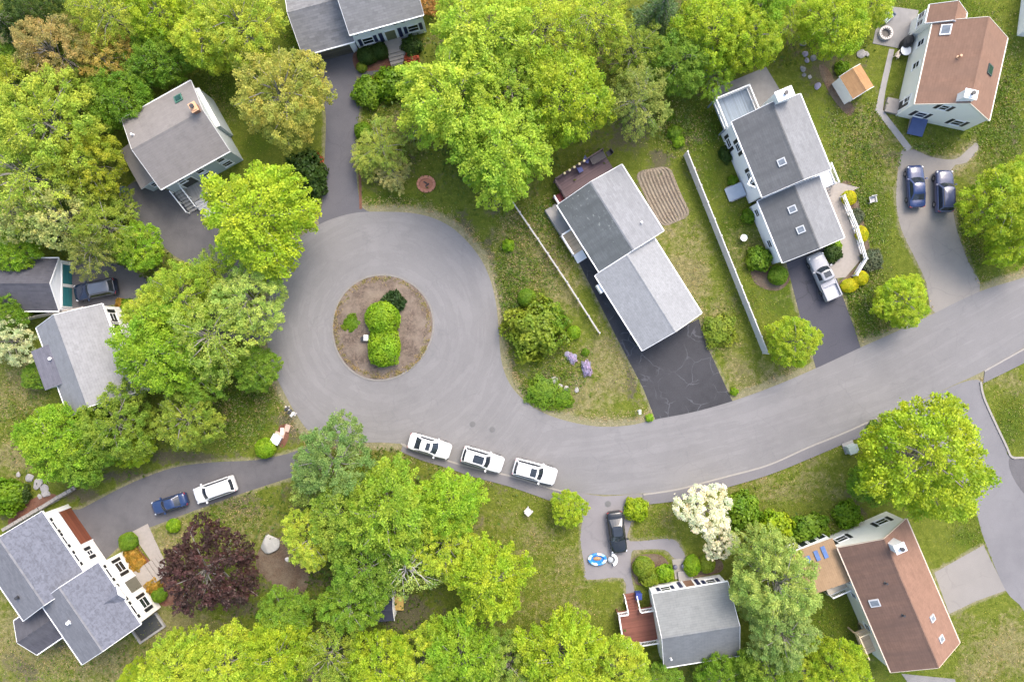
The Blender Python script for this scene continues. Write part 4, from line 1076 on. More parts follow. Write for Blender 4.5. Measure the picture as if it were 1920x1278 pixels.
SPEC = {
 'sedan': dict(L=4.75, W=1.84, st=[(-.5,.72,.66,.70),(-.492,.84,.84,.88),(-.465,.93,.95,.99),(-.40,.98,.98,1.03),(-.25,1,.97,1.02),(0,1,.95,1.0),(.18,1,.94,.99),(.30,.995,.91,.97),(.40,.965,.86,.92),(.455,.90,.80,.86),(.485,.80,.70,.76),(.5,.66,.55,.60)],
               rb=-.375, rt=-.19, ft=.065, fb=.225, roof=1.46, belt=.98),
 'suv':   dict(L=4.72, W=1.90, st=[(-.5,.82,.80,.84),(-.494,.92,1.02,1.06),(-.46,.97,1.08,1.12),(-.36,1,1.08,1.12),(-.1,1,1.06,1.10),(.12,1,1.05,1.10),(.26,.995,1.04,1.10),(.38,.975,.98,1.06),(.45,.92,.90,.99),(.485,.82,.78,.86),(.5,.68,.60,.66)],
               rb=-.485, rt=-.415, ft=.07, fb=.20, roof=1.70, belt=1.08),
 'van':   dict(L=5.0, W=1.96, st=[(-.5,.86,.84,.88),(-.495,.94,1.02,1.06),(-.46,.98,1.06,1.10),(-.3,1,1.06,1.10),(0,1,1.05,1.09),(.2,1,1.03,1.08),(.32,.985,.98,1.05),(.42,.94,.88,.96),(.475,.84,.76,.84),(.5,.68,.58,.64)],
               rb=-.488, rt=-.445, ft=.115, fb=.285, roof=1.76, belt=1.06),
 'pickup': dict(L=5.75, W=1.98, st=[(-.5,.93,.70,.70),(-.496,.97,.82,.82),(-.45,.99,.84,.84),(-.3,1,.84,.84),(-.14,1,.84,.84),(-.11,1,1.12,1.16),(.06,1,1.12,1.16),(.2,1,1.12,1.17),(.30,.99,1.10,1.16),(.41,.97,1.04,1.11),(.47,.92,.94,1.02),(.5,.80,.66,.72)],
               rb=-.115, rt=-.085, ft=.115, fb=.215, roof=1.88, belt=1.13),
}

def make_car(name, label, kind, paint, px, heading, scale=1.0, sun=None, group='parked cars', tail=True, cat='car', roofm=None):
    """heading: photo pixel vector pointing to the front of the car"""
    sp = SPEC[kind]; L, W = sp['L']*scale, sp['W']*scale; hw = W/2
    loc = P(px[0], px[1], .8); loc.z = .014
    root = tag(empty(name, loc, math.atan2(-heading[1], heading[0])), label, cat, group)
    mb = MB(); st = sp['st']; ns = len(st); npt = 13
    # finer stations by interpolation
    fine = []
    for i in range(ns-1):
        n = 3 if abs(st[i+1][0]-st[i][0]) > .05 else 1
        for k in range(n):
            t = k/n; t2 = t*t*(3-2*t) if kind != 'pickup' else t
            fine.append(tuple(a+(b-a)*(t if j == 0 else t2) for j, (a, b) in enumerate(zip(st[i], st[i+1]))))
    fine.append(st[-1])
    vs = []
    for xf, wf, zs, zt in fine: vs += [(xf*L, y, z) for y, z in sec(hw*wf, zs, zt)]
    fs = []
    for i in range(len(fine)-1):
        for k in range(npt-1): o = i*npt+k; fs.append((o, o+1, o+npt+1, o+npt))
        o = i*npt; fs.append((o, o+npt, o+npt+npt-1, o+npt-1))
    fs.append(tuple(range(npt))[::-1]); o = (len(fine)-1)*npt; fs.append(tuple(o+k for k in range(npt)))
    mb.add(vs, fs); body = mb.build('body', paint, root, smooth=True)
    # cabin: rings with chamfered corners (the pillars)
    def ring(xr, xf, w, z, bow):
        pts = []
        for y in (-.80,-.4,0,.4,.80): pts.append((xf - bow*(abs(y)/.8)**2, y*w, z))
        n = 6
        for i in range(n): pts.append((xf-bow-.13 + (xr+.10-(xf-bow-.13))*i/(n-1), w, z))
        for y in (.82,.4,0,-.4,-.82): pts.append((xr + .05*(abs(y)/.82)**2, y*w, z))
        for i in range(n): pts.append((xr+.10 + ((xf-bow-.13)-(xr+.10))*i/(n-1), -w, z))
        return pts
    rb, rt, ft, fb = sp['rb']*L, sp['rt']*L, sp['ft']*L, sp['fb']*L
    wb, wt = hw*.915, hw*.70; zb, zr = sp['belt']-.06, sp['roof']
    r0 = ring(rb, fb, wb, zb, .16); r1 = ring(rt, ft, wt, zr-.055, .10); r2 = ring(rt+.10, ft-.12, wt*.90, zr-.012, .08)
    n = len(r0); vs = r0+r1+r2+[((rt+ft)/2, 0, zr+.012)]; fs = []
    for a in (0, n):
        for k in range(n): fs.append((a+k, a+(k+1)%n, a+n+(k+1)%n, a+n+k))
    for k in range(n): fs.append((2*n+k, 2*n+(k+1)%n, 3*n))
    cb = MB(); cb.add(vs, fs)
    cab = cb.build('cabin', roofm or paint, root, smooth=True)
    def patch(nm, ks, lo=.10, hi=.93, mat=CARGL, off=.014):
        q = MB(); V = [Vector(v) for v in vs]
        cen = Vector(((rt+ft)/2, 0, zb))
        for k in ks:
            a, b, c, d = V[k], V[(k+1)%n], V[n+(k+1)%n], V[n+k]
            nr = (b-a).cross(d-a).normalized()
            mid = (a+b+c+d)/4 - cen
            if nr.dot(mid) < 0: nr = -nr
            pp = [a.lerp(d, lo), b.lerp(c, lo), b.lerp(c, hi), a.lerp(d, hi)]
            q.add([p + nr*off for p in pp], [(0,1,2,3)])
        return q.build(nm, mat, root)
    patch('windshield', [0,1,2,3], .06, .95); patch('rear_window', [11,12,13,14], .14 if kind != 'pickup' else .2, .90)
    for s_ in (0, 1):
        base = 5 if s_ == 0 else 16
        patch('side_window', [base, base+1], .12, .86); patch('side_window', [base+3, base+4] if kind != 'pickup' else [base+3], .12, .86)
        patch('side_window', [base+2], .12, .86)
    if kind in ('suv','van'):
        for s_ in (-1,1):
            rr = MB(); rr.bar((rt+.15, s_*wt*.93, zr+.02),(ft-.25, s_*wt*.93, zr+.02), .05, .05); rr.build('roof_rail', BLKPL if kind == 'suv' else RIM, root)
    if sun:
        q = MB(); x0, x1, w = sun
        q.box(((x0+x1)/2*L, 0, zr+.012), ((x1-x0)*L, w*W, .02)); q.build('sunroof', CARGL, root)
    if kind == 'pickup':
        bb = MB(); x0, x1 = -.49*L, -.125*L
        for s_ in (-1,1): bb.box(((x0+x1)/2, s_*(hw-.09), .98), (x1-x0, .13, .34))
        bb.box((x0+.03,0,.98), (.08, W-.12, .34)); bb.box((x1,0,.98), (.07, W-.12, .34))
        bb.build('cargo_bed', paint, root)
        tb = MB(); tb.box(((x0+x1)/2,0,.87), (x1-x0-.1, W-.34, .05)); tb.build('bed_liner', mat_simple('grey_bed_liner',(.42,.42,.44),.6,4,.15), root)
        tb = MB(); tb.box((x1+.34-.55,0,1.02), (.5, W-.36, .25)); tb.build('tool_box', P_SILV, root)
    for s_ in (-1,1):
        m = MB(); m.box((fb-.30, s_*(hw+.10), sp['belt']+.06), (.16,.22,.15), s_*-.15); m.build('mirror', paint, root)
        hl = MB(); zz = st[-3][2]-.04
        hl.bar((.462*L, s_*hw*.80, zz), (.432*L, s_*hw*.93, zz+.02), .10, .13); hl.build('headlight', LAMP, root)
        tl = MB(); zt = st[1][2]-.05
        tl.bar((-.494*L, s_*hw*.66, zt), (-.478*L, s_*hw*.93, zt), .07, .14); tl.build('taillight', TAIL, root)
    for xf in (-.30,.315):
        for s_ in (-1,1):
            rad = .33 if kind == 'sedan' else .37
            wm = MB(); prof = [(.2,-.10),(rad-.03,-.11),(rad,-.07),(rad,.07),(rad-.03,.11),(.2,.10)]
            vs2 = []; fs2 = []; N = 18
            for r_, y_ in prof:
                for k in range(N):
                    t = 2*math.pi*k/N; vs2.append((xf*L+r_*math.cos(t), s_*(hw-.10)+y_, rad+r_*math.sin(t)))
            for i in range(len(prof)-1):
                for k in range(N): fs2.append((i*N+k, (i+1)*N+k, (i+1)*N+(k+1)%N, i*N+(k+1)%N))
            fs2.append(tuple(range(N))); fs2.append(tuple((len(prof)-1)*N+k for k in range(N))[::-1])
            wm.add(vs2, fs2); wo = wm.build('wheel', TYRE, root, smooth=False)
            rm = MB()
            for k in range(5):
                t = 2*math.pi*k/5
                rm.bar((xf*L, s_*(hw+.005), rad), (xf*L+.2*math.cos(t), s_*(hw+.005), rad+.2*math.sin(t)), .05, .07)
            rm.build('rim', RIM, wo)
    return root

make_car('parked_car', 'white sedan with a dark square sunroof, rearmost of the three cars along the kerb', 'sedan', P_WHITE, (805.5,836), (58,17), 1.0, (-.075,.02,.44))
make_car('parked_car', 'white suv with a wide two panel glass roof between two other white cars', 'suv', P_WHITE, (905,861), (58,17.5), .98, (-.22,.03,.46))
make_car('parked_car', 'white suv with a small square sunroof, foremost of the three cars along the kerb', 'suv', P_WHITE, (1003,884), (58,15.5), 1.02, (-.11,.03,.46))
make_car('parked_car', 'white minivan standing on the curved lower driveway behind a blue car', 'van', P_WHITE, (402,918), (-60,21), .93)
make_car('parked_car', 'small blue car with pale window reflections in front of the white minivan', 'sedan', P_BLUE, (317,944), (-60,19), .82)
make_car('parked_car', 'dark suv with sky reflection painted pale on its roof facing the teal garage doors', 'suv', P_DARK, (178,543), (-60,12), .98, None, roofm=mat_paint('painted_sky_sheen_roof', (.11,.125,.155), .25))  # sky reflection put into a paler roof colour
make_car('parked_car', 'navy blue sedan, left of the two cars on the tan driveway', 'sedan', P_NAVY, (1718,349), (-3,-60), .98)
make_car('parked_car', 'dark indigo suv with roof rails, right of the two cars on the tan driveway', 'suv', P_INDIGO, (1771,358), (-1,-60), .98)
make_car('parked_car', 'black sedan with a long dark glass roof alone on the pale short driveway', 'sedan', P_BLACK, (1157,998), (8,60), .97, (-.19,.05,.5))
make_car('pickup_truck', 'silver white pickup truck on the dark driveway of the white house', 'pickup', P_SILV, (1545,518), (-27,-60), .93, (-.03,.09,.42), cat='truck')

# ------------------------------------------------------------------ fences
def fence(name, label, pts, h, kind, m, group='garden fences', base=0.0, cat='fence'):
    w = [P(p[0], p[1]) for p in pts]
    root = tag(empty(name, w[0]), label, cat, group); o = w[0]
    loc = [p - o for p in w]
    pb = MB()
    for a, b in zip(loc, loc[1:]):
        L = (b-a).length; sp = 2.0
        n = max(1, round(L/sp))
        Z = lambda v, z: (v.x, v.y, z+base)
        if kind == 'panel':
            for i in range(n):
                p, q = a.lerp(b, i/n), a.lerp(b, (i+1)/n); d = (q-p).normalized()*.06
                x = MB(); x.bar(Z(p+d, h*.5+.04), Z(q-d, h*.5+.04), .05, h-.16); x.bar(Z(p+d, h-.03), Z(q-d, h-.03), .10, .09); x.bar(Z(p+d, .16), Z(q-d, .16), .09, .12)
                x.build('fence_panel', m, root)
        else:
            x = MB()
            rails = (.35,.75,1.1) if kind == 'rail' else (h-.03, h*.55, .2)
            for z in rails:
                if z <= h+.01: x.bar(Z(a, z), Z(b, z), .17 if z == max(r for r in rails if r <= h+.01) and kind == 'picket' else .075, .09)
            if kind == 'picket':
                mm = int(L/.18)
                for i in range(1, mm): p = a.lerp(b, i/mm); x.box(Z(p, h*.5), (.04,.04,h-.1))
            x.build('rail', m, root)
        for i in range(n + (1 if b is loc[-1] else 0)):
            p = a.lerp(b, i/n); k = MB()
            k.box(Z(p, h/2+.03), (.13,.13,h+.06)); k.box(Z(p, h+.09), (.17,.17,.06)); k.build('post', m, root)
    return root
VINYL = mat_simple('white_vinyl', (.60,.575,.56), .45, 1.5, .12)
GREYW = mat_simple('weathered_rail', (.46,.44,.42), .8, 3, .25)
fence('privacy_fence', 'tall white panel fence running straight between the two grey roofed houses', [(1282,292),(1430,662)], 1.75, 'panel', VINYL)
fence('rail_fence', 'thin pale rail fence slanting across the weedy lawn left of the ranch house', [(958,377),(1008,450),(1062,530),(1122,624)], 1.15, 'rail', mat_simple('pale_rail', (.44,.42,.40), .7, 3, .2))
fence('porch_fence', 'white picket railing edging the curved front walk of the white house', [(1575,370),(1599,428),(1616,487),(1598,517)], 1.1, 'picket', WHITE)
fence('board_fence', 'grey topped board fence between the teal door garage and the left house', [(42,602),(108,588),(172,577)], 1.6, 'panel', mat_simple('greyed_board', (.40,.36,.32), .8, 3, .25))

# ------------------------------------------------------------------ stones and small things
def rock_mesh(name, seed, m, flat=.6):
    import bmesh
    rng = random.Random(seed); bm = bmesh.new(); bmesh.ops.create_icosphere(bm, subdivisions=3, radius=1)
    ph = [(Vector((rng.uniform(-1,1),rng.uniform(-1,1),rng.uniform(-1,1))).normalized(), rng.uniform(.6,.95)) for _ in range(11)]
    for v in bm.verts:
        for d, k in ph:
            q = v.co.dot(d)
            if q > k: v.co -= d*(q-k)*.9
        v.co.z = max(v.co.z, -.45)*flat
    me = bpy.data.meshes.new(name); bm.to_mesh(me); bm.free(); me.materials.append(m); return me
ROCKS = [rock_mesh('stone', i, MT['stone'], .55) for i in range(4)]
PURPLE_STONE = mat_simple('violet_grey_stone', (.24,.22,.30), .85, 3, .3, .2)
def rock(px, py, rpx, label, group=None, i=0, sx=1.0, rz=0, name='boulder', m=None, cat='rock'):
    me = ROCKS[i % 4]
    if m: me = me.copy(); me.materials[0] = m
    o = bpy.data.objects.new(name, me); COL.objects.link(o)
    p = P(px, py, .25); r = rpx/S; o.location = (p.x, p.y, r*.18); o.scale = (r*sx, r, r*.8); o.rotation_euler = (0,0,rz)
    return tag(o, label, cat, group)
rock(505,1018,20, 'large pale boulder on the brown mulch beside the lower woodland', i=0, rz=.5, m=mat_simple('pale_boulder', (.36,.35,.325), .9, 2, .2, .3))
G = 'stones above the retaining wall'
for k, (x, y, r, sx, lb) in enumerate([(32,889,6,.8,'small grey upright stone, highest of the row above the lower left wall'),(53,896,8,1.2,'blue grey oval stone, second of the row above the lower left wall'),
    (69,906,10,1.3,'largest pale slab stone in the row above the lower left wall'),(81,915,8,1.2,'pale flat stone just below the largest slab near the wall'),(84,926,8,1.1,'buff flat stone nearest the wall top by the red mulch'),(72,931,5,1,'small tan stone beside the red mulch near the wall')]):
    rock(x, y, r, lb, G, k, sx, k*.7, 'wall_stone')
G = 'stones of the flower bed'
for k, (x, y, r, lb) in enumerate([(1064,664,6,'violet grey stone at the upper end of the flower bed'),(1076,668,6,'violet grey stone beside the purple flowers, second from the upper end'),(1040,712,7,'whitish stone at the lower left of the flower bed'),
    (1050,724,5,'pinkish stone just below the whitish flower bed stone'),(1062,728,5,'buff stone at the low middle of the flower bed'),(1082,731,5,'pale stone below the purple flowers at the lawn edge')]):
    rock(x, y, r, lb, G, k+1, 1.2, k, 'bed_stone', PURPLE_STONE if k < 2 else None)
DARK_STONE = mat_simple('grey_heap_stone', (.17,.17,.175), .9, 3, .3, .3)
G = 'stones of the back yard heap'
rr = random.Random(4)
for k, (x, y, r, lb) in enumerate([(1507,80,6,'grey stone at the top of the heap under the trees'),(1511,100,6,'lavender stone in the middle of the yard heap'),(1514,112,5,'pale lavender stone below the middle of the yard heap'),(1526,108,6,'dark grey stone on the right of the yard heap'),
    (1507,128,6,'light grey stone on the left of the yard heap'),(1520,143,4,'white oblong stone in the lower yard heap'),(1534,160,7,'blue grey stone at the bottom end of the yard heap'),(1509,139,4,'small white stone at the lower left of the yard heap'),(1503,64,7,'grey stone highest in the heap beneath the yellow green tree')]):
    rock(x, y, r, lb, G, k, 1.1, k*1.3, 'heap_stone', PURPLE_STONE if k in (1,2,6) else (None if k == 5 else DARK_STONE))
rock(1617,100,8,'grey flat stone slab beside the garden shed','slabs by the garden shed',1,1.4,.4,'stone_slab'); rock(1627,100,7,'pale narrow slab standing right of the grey one near the shed','slabs by the garden shed',2,.6,.2,'stone_slab')
rock(680,598,5,'violet grey stone on the traffic island above the small plant',None,0,1,0,'island_stone',PURPLE_STONE); rock(678,609,5,'whitish stone on the island between the plant and bush',None,1,1,.4,'island_stone')

def wallrow():
    a, b = P(14,990), P(142,914); mb = MB(); d = b-a; L = d.length; n = 17; rng = random.Random(3)
    for c in range(3):
        for i in range(n):
            u = (i+.5+(.5 if c % 2 else 0))/n
            if u > 1: continue
            p = a + d*u; mb.box((p.x+rng.uniform(-.04,.04), p.y+rng.uniform(-.04,.04), .17+c*.30), (L/n*.94, .42-.04*c, .28), math.atan2(d.y,d.x)+rng.uniform(-.05,.05))
    return tag(mb.build('retaining_wall', mat_simple('wall_stone', (.24,.225,.205), .9, 4, .3, .3)), 'low stone retaining wall beside the brown garage door driveway', 'wall')
wallrow()

def simple(name, label, cat, px, z, fn, group=None, rz=0.0, up=0.0):
    p = P(px[0], px[1], z+up); p.z = up
    r = tag(empty(name, p, rz), label, cat, group); fn(r); return r
def utility(r):
    mb = MB(); mb.box((0,0,.08), (1.25,1.25,.16)); mb.build('pad', CONC, r)
    mb = MB(); mb.box((0,-.1,.62), (1.0,.85,.92)); mb.box((0,-.1,1.10), (1.06,.92,.07)); mb.build('cabinet', mat_simple('green_grey_cabinet',(.36,.41,.38),.5,3,.1), r)
    mb = MB(); mb.box((.2,-.54,.62), (.06,.04,.3)); mb.build('handle', DARKV, r)
simple('utility_cabinet', 'green grey utility cabinet on a pad behind the sidewalk', 'utility box', (1595,839), .5, utility, rz=.35)
def crate(r):
    mb = MB(); mb.box((0,0,.35), (.92,.92,.7)); mb.build('box', mat_simple('pale_box',(.52,.53,.56),.5,3,.1), r)
    mb = MB(); mb.box((0,0,.73), (1.0,1.0,.06)); mb.build('lid', mat_simple('pale_lid',(.62,.63,.66),.5,3,.1), r)
simple('storage_box', 'pale grey square storage box beside the round clipped shrub', 'box', (518,823), .5, crate, rz=-.5)
def mailbox(r):
    mb = MB(); mb.box((0,0,.55), (.12,.12,1.1)); mb.build('post', WHITE, r)
    mb = MB(); mb.box((.0,0,1.18), (.24,.5,.22)); mb.lathe((0,0,1.26), [(.12,0),(.1,.08),(.03,.12)], 10, 0, 1, 2); mb.build('box', WHITE, r)
simple('mailbox', 'white mailbox on a post beside the black driveway mouth', 'mailbox', (1198,771), .6, mailbox)
def stand(r):
    mb = MB(); mb.box((0,0,.9), (1.5,.12,.14)); mb.box((-.55,0,.45), (.12,.12,.9)); mb.box((.55,0,.45), (.12,.12,.9)); mb.build('stand', mat_simple('pale_board',(.55,.54,.52),.7,3,.15), r)
    for x in (-.42,.05,.45):
        mb = MB(); mb.box((x,-.05,1.10), (.26,.55,.26)); mb.lathe((x,-.05,1.20), [(.13,0),(.11,.07),(.04,.12)], 10, 0, 1, 2); mb.build('box', DARKV if x < .3 else mat_simple('pale_mailbox',(.6,.62,.64),.4,3,.1), r)
simple('mailbox_row', 'row of dark mailboxes on a plank at the edge of the turning circle', 'mailbox', (545,770), .8, stand, rz=-.75)
def urn(r):
    mb = MB(); mb.lathe((0,0,.3), [(.16,0),(.16,.06),(.10,.1),(.24,.38),(.27,.46),(.2,.46)], 14); mb.build('bowl', BLACK, r)
    mb = MB(); mb.box((.38,.12,.62), (.5,.62,.55)); mb.build('plinth', WHITE, r)
simple('garden_urn', 'black urn beside a white plinth on the traffic island', 'urn', (681,635), .5, urn)
def firepit(r):
    mb = MB()
    for c in range(2):
        for k in range(14):
            t = 2*math.pi*(k+.5*c)/14; mb.box((.62*math.cos(t), .62*math.sin(t), .12+c*.2), (.32,.26,.19), t+math.pi/2)
    mb.build('ring', mat_simple('pale_ring_stone',(.50,.46,.43),.85,5,.2,.2), r)
    mb = MB(); mb.lathe((0,0,.02), [(.5,0),(.5,.08),(.2,.1)], 14); mb.build('ash', mat_simple('ash',(.12,.11,.10),.95,6,.3), r)
simple('fire_pit', 'round pale stone fire pit on the grey patio', 'fire pit', (1661,62), .3, firepit)
def lounge(r):
    gm = mat_simple('steel_blue_wicker',(.10,.12,.16),.7,5,.25)
    mb = MB(); mb.box((0,0,.32), (1.5,.7,.12)); mb.box((0,.33,.6), (1.5,.1,.6)); mb.box((-.72,0,.5), (.1,.7,.36)); mb.box((.72,0,.5), (.1,.7,.36)); mb.build('frame', gm, r)
    for x in (-.36,.36):
        mb = MB(); mb.box((x,-.02,.43), (.66,.58,.12)); mb.build('cushion', mat_simple('pale_blue_cushion',(.45,.52,.58),.8,5,.1), r)
    for x in (-.68,.68):
        for y in (-.3,.3): mb = MB(); mb.box((x,y,.13), (.06,.06,.26)); mb.build('leg', gm, r)
simple('garden_bench', 'dark patio bench with pale blue cushions under the tree edge', 'bench', (1666,33), .5, lounge, rz=.75)
def table(r):
    mb = MB(); mb.lathe((0,0,.70), [(.56,0),(.58,.03),(.56,.06)], 24); mb.build('tabletop', WHITE, r)
    mb = MB(); mb.lathe((0,0,.012), [(.3,0),(.3,.04),(.05,.08),(.05,.69)], 12); mb.build('pedestal', DARKV, r)
simple('garden_table', 'round white patio table beside a black covered grill', 'table', (1699,94), .75, table)
def grill(r):
    mb = MB(); mb.lathe((0,0,.0), [(.62,0),(.66,.5),(.60,.95),(.35,1.15),(.05,1.2)], 16, 0, 1.25, .85); mb.build('cover', mat_simple('black_cover',(.014,.014,.016),.7,4,.3,.4), r)
    mb = MB(); mb.box((.5,.45,.95), (.5,.06,.06)); mb.build('handle', DARKV, r)
simple('covered_grill', 'black covered grill standing on the corner of the grey patio', 'grill', (1703,78), .8, grill, rz=.9)
def chair(r):
    wm = mat_simple('cream_chair',(.62,.52,.42),.6,5,.1)
    mb = MB(); mb.box((0,0,.43), (.52,.5,.06)); mb.build('seat', wm, r)
    mb = MB(); mb.box((0,.25,.72), (.52,.06,.55)); mb.build('backrest', wm, r)
    for x in (-.22,.22):
        for y in (-.2,.22): mb = MB(); mb.box((x,y,.21), (.05,.05,.42)); mb.build('leg', wm, r)
simple('garden_chair', 'cream garden chair on the grass beside the round white table', 'chair', (1684,103), .5, chair, rz=1.0)
def pool(r):
    bl = mat_simple('blue_vinyl',(.03,.20,.55),.3,3,.25); lt = mat_simple('pale_blue_vinyl',(.32,.55,.75),.3,3,.2)
    mb = MB(); N = 28; M = 8; vs = []; fs = []
    for i in range(N):
        t = 2*math.pi*i/N
        for k in range(M):
            u = 2*math.pi*k/M; rr = .92+.20*math.cos(u); vs.append((rr*math.cos(t)*.95, rr*math.sin(t)*.62, .22+.2*math.sin(u)))
    for i in range(N):
        for k in range(M): fs.append((i*M+k, ((i+1)%N)*M+k, ((i+1)%N)*M+(k+1)%M, i*M+(k+1)%M))
    mb.add(vs, fs); mb.m = [(0 if (j//M) % 7 < 3 else (1 if (j//M) % 7 < 5 else 2)) for j in range(len(mb.f))]
    mb.build('rim_tube', [bl, lt, WHITE], r, smooth=True)
    mb = MB(); mb.lathe((0,0,.03), [(.75,0),(.75,.10),(.3,.14)], 20, 0, .95, .62); mb.build('floor', bl, r)
    mb = MB(); mb.lathe((0,.08,.15), [(.42,0),(.38,.16),(.1,.22)], 14, 0, 1.15, .5); mb.build('seat', mat_simple('orange_tan_seat',(.33,.19,.08),.6,5,.2), r)
simple('paddling_pool', 'blue and white inflatable paddling pool with an orange middle behind the black sedan', 'paddling pool', (1120,1048), .25, pool)
def rocker(r):
    mb = MB(); vs = []; fs = []; N = 14
    for i in range(N+1):
        t = -1.1 + 2.5*i/N; c, s_ = math.cos(t), math.sin(t)
        for rr, z in ((.45,.05),(.45,.5),(.75,.5),(.75,.05)): vs.append((rr*c, rr*s_, z))
    for i in range(N):
        for k in range(4): fs.append((i*4+k, i*4+(k+1)%4, (i+1)*4+(k+1)%4, (i+1)*4+k))
    fs += [(3,2,1,0), tuple(N*4+k for k in range(4))]
    mb.add(vs, fs); mb.build('shell', WHITE, r, smooth=False)
    mb = MB(); mb.lathe((.0,-.05,.05), [(.3,0),(.34,.2),(.2,.32),(.05,.34)], 12); mb.build('seat', mat_simple('grey_seat',(.35,.37,.38),.5,4,.2), r)
simple('toddler_rocker', 'white curved plastic rocker with a grey seat beside the inflatable pool', 'toy', (1145,1048), .25, rocker)
def bench2(r):
    m = mat_wood('yellow_bench', (.48,.32,.09), .2, 0)
    mb = MB(); mb.box((0,0,.74), (1.0,1.5,.06)); mb.build('tabletop', m, r)
    for x in (-.42,.42):
        for y in (-.6,.6): mb = MB(); mb.box((x,y,.36), (.08,.08,.70)); mb.build('leg', m, r)
simple('wooden_table', 'yellow brown wooden table beside the dark shed in the clearing', 'table', (748,1130), .7, bench2)
def bin_(r):
    m = mat_simple('blue_bin',(.03,.05,.22),.45,3,.1)
    mb = MB(); mb.box((0,0,.5), (.6,.62,.95)); mb.build('body', m, r)
    mb = MB(); mb.box((0,.02,1.01), (.66,.72,.07)); mb.build('lid', m, r)
    mb = MB(); mb.box((0,-.36,.93), (.5,.06,.06)); mb.build('handle', DARKV, r)
simple('wheelie_bin', 'dark blue bin in the shade beside the violet driveway of the taupe house', 'bin', (233,357), .7, bin_)
simple('wheelie_bin', 'blue bin standing between the small cape and its front shrubs', 'bin', (1197,1116), .7, bin_)
def pot(r):
    mb = MB(); mb.lathe((0,0,.0), [(.16,0),(.22,.36),(.25,.4),(.2,.4)], 14); mb.build('pot', NAVY, r)
    mb = MB(); mb.lathe((0,0,.38), [(.19,0),(.24,.12),(.1,.22)], 9); mb.build('plant', mat_simple('pot_plant',(.12,.12,.16),.9,8,.4,.5), r)
simple('flower_pot', 'left blue pot on the pale walk before the small cape', 'pot', (1266,1062), .3, pot, 'pots on the pale walk'); simple('flower_pot', 'right blue pot on the pale walk before the small cape', 'pot', (1281,1060), .3, pot, 'pots on the pale walk')
def ring(r):
    mb = MB()
    for k in range(12):
        t = 2*math.pi*k/12; mb.box((.88*math.cos(t), .78*math.sin(t), .12), (.42,.3,.22), t+math.pi/2)
    mb.build('ring', mat_simple('salmon_brick',(.48,.21,.13),.85,6,.2,.2), r)
    mb = MB(); mb.lathe((0,0,.02), [(.75,0),(.72,.10),(.3,.13)], 18, 0, 1, .9); mb.build('soil', mat_simple('red_earth',(.40,.17,.10),.95,7,.3,.4), r)
    mb = MB(); mb.box((.12,-.12,.2), (.5,.12,.14), .7); mb.box((-.1,.15,.2), (.4,.12,.14), -.5); mb.build('log', BLACK, r)
simple('campfire_ring', 'salmon brick fire ring with dark logs on the lawn beneath the big tree', 'fire ring', (799,345), .15, ring)
def flag(r):
    mb = MB(); mb.box((0,0,.10), (1.1,.5,.16)); mb.box((.7,-.3,.08), (.8,.55,.12)); mb.box((-.35,.5,.07), (.7,.6,.10)); mb.build('flagstone', mat_simple('pinkish_flag',(.48,.33,.26),.85,4,.2,.2), r)
    mb = MB(); mb.box((.2,.1,.22), (.8,.35,.1), .3); mb.build('edging', mat_simple('white_edging',(.6,.58,.55),.8,4,.15), r)
simple('flagstone_edging', 'pinkish flagstones laid beside the pale storage box', 'flagstones', (530,812), .1, flag, rz=1.25)
def birdbath(r):
    mb = MB(); mb.lathe((0,0,0), [(.2,0),(.2,.06),(.07,.12),(.07,.62)], 12); mb.build('pedestal', MT['kerb'], r)
    mb = MB(); mb.lathe((0,0,.62), [(.1,0),(.36,.12),(.38,.16),(.3,.12)], 16); mb.build('bowl', WHITE, r)
simple('bird_bath', 'white bird bath on the lawn between the white fence and white house', 'bird bath', (1394,446), .6, birdbath)
def lawnchair(r):
    mb = MB(); mb.box((0,0,.38), (.6,.55,.07)); mb.build('seat', GREYW, r); mb = MB(); mb.box((0,.3,.68), (.6,.07,.6), rx=-.25); mb.build('backrest', GREYW, r)
    for x in (-.34,.34): mb = MB(); mb.box((x,0,.55), (.12,.7,.05)); mb.box((x,-.28,.28), (.07,.07,.54)); mb.build('arm', GREYW, r)
simple('lawn_chair', 'pale grey lawn chair alone on the grass left of the tan driveway', 'chair', (1637,374), .5, lawnchair, rz=.2)
simple('lawn_chair', 'grey lawn chair on the back lawn under the small bright tree', 'chair', (991,958), .5, lawnchair, rz=2.4)

def cover(r):
    mb = MB(); mb.lathe((0,0,.008), [(.30,0),(.30,.012),(.26,.02),(.02,.022)], 20); mb.build('lid', mat_simple('cast_iron',(.115,.112,.11),.7,8,.3), r)
    mb = MB(); mb.lathe((0,0,.006), [(.38,0),(.38,.011),(.30,.012)], 20); mb.build('ring', mat_simple('cast_ring',(.15,.148,.146),.8,8,.3), r)
G = 'iron covers in the asphalt'
simple('manhole_cover', 'small dark iron cover in the road above the middle white suv, left of two', 'manhole cover', (886,795), 0, cover, G)
simple('manhole_cover', 'small dark iron cover in the road, right of the two near the white cars', 'manhole cover', (923,805), 0, cover, G)
simple('manhole_cover', 'round iron cover at the mouth of the pale driveway', 'manhole cover', (1140,944), 0, cover, G)

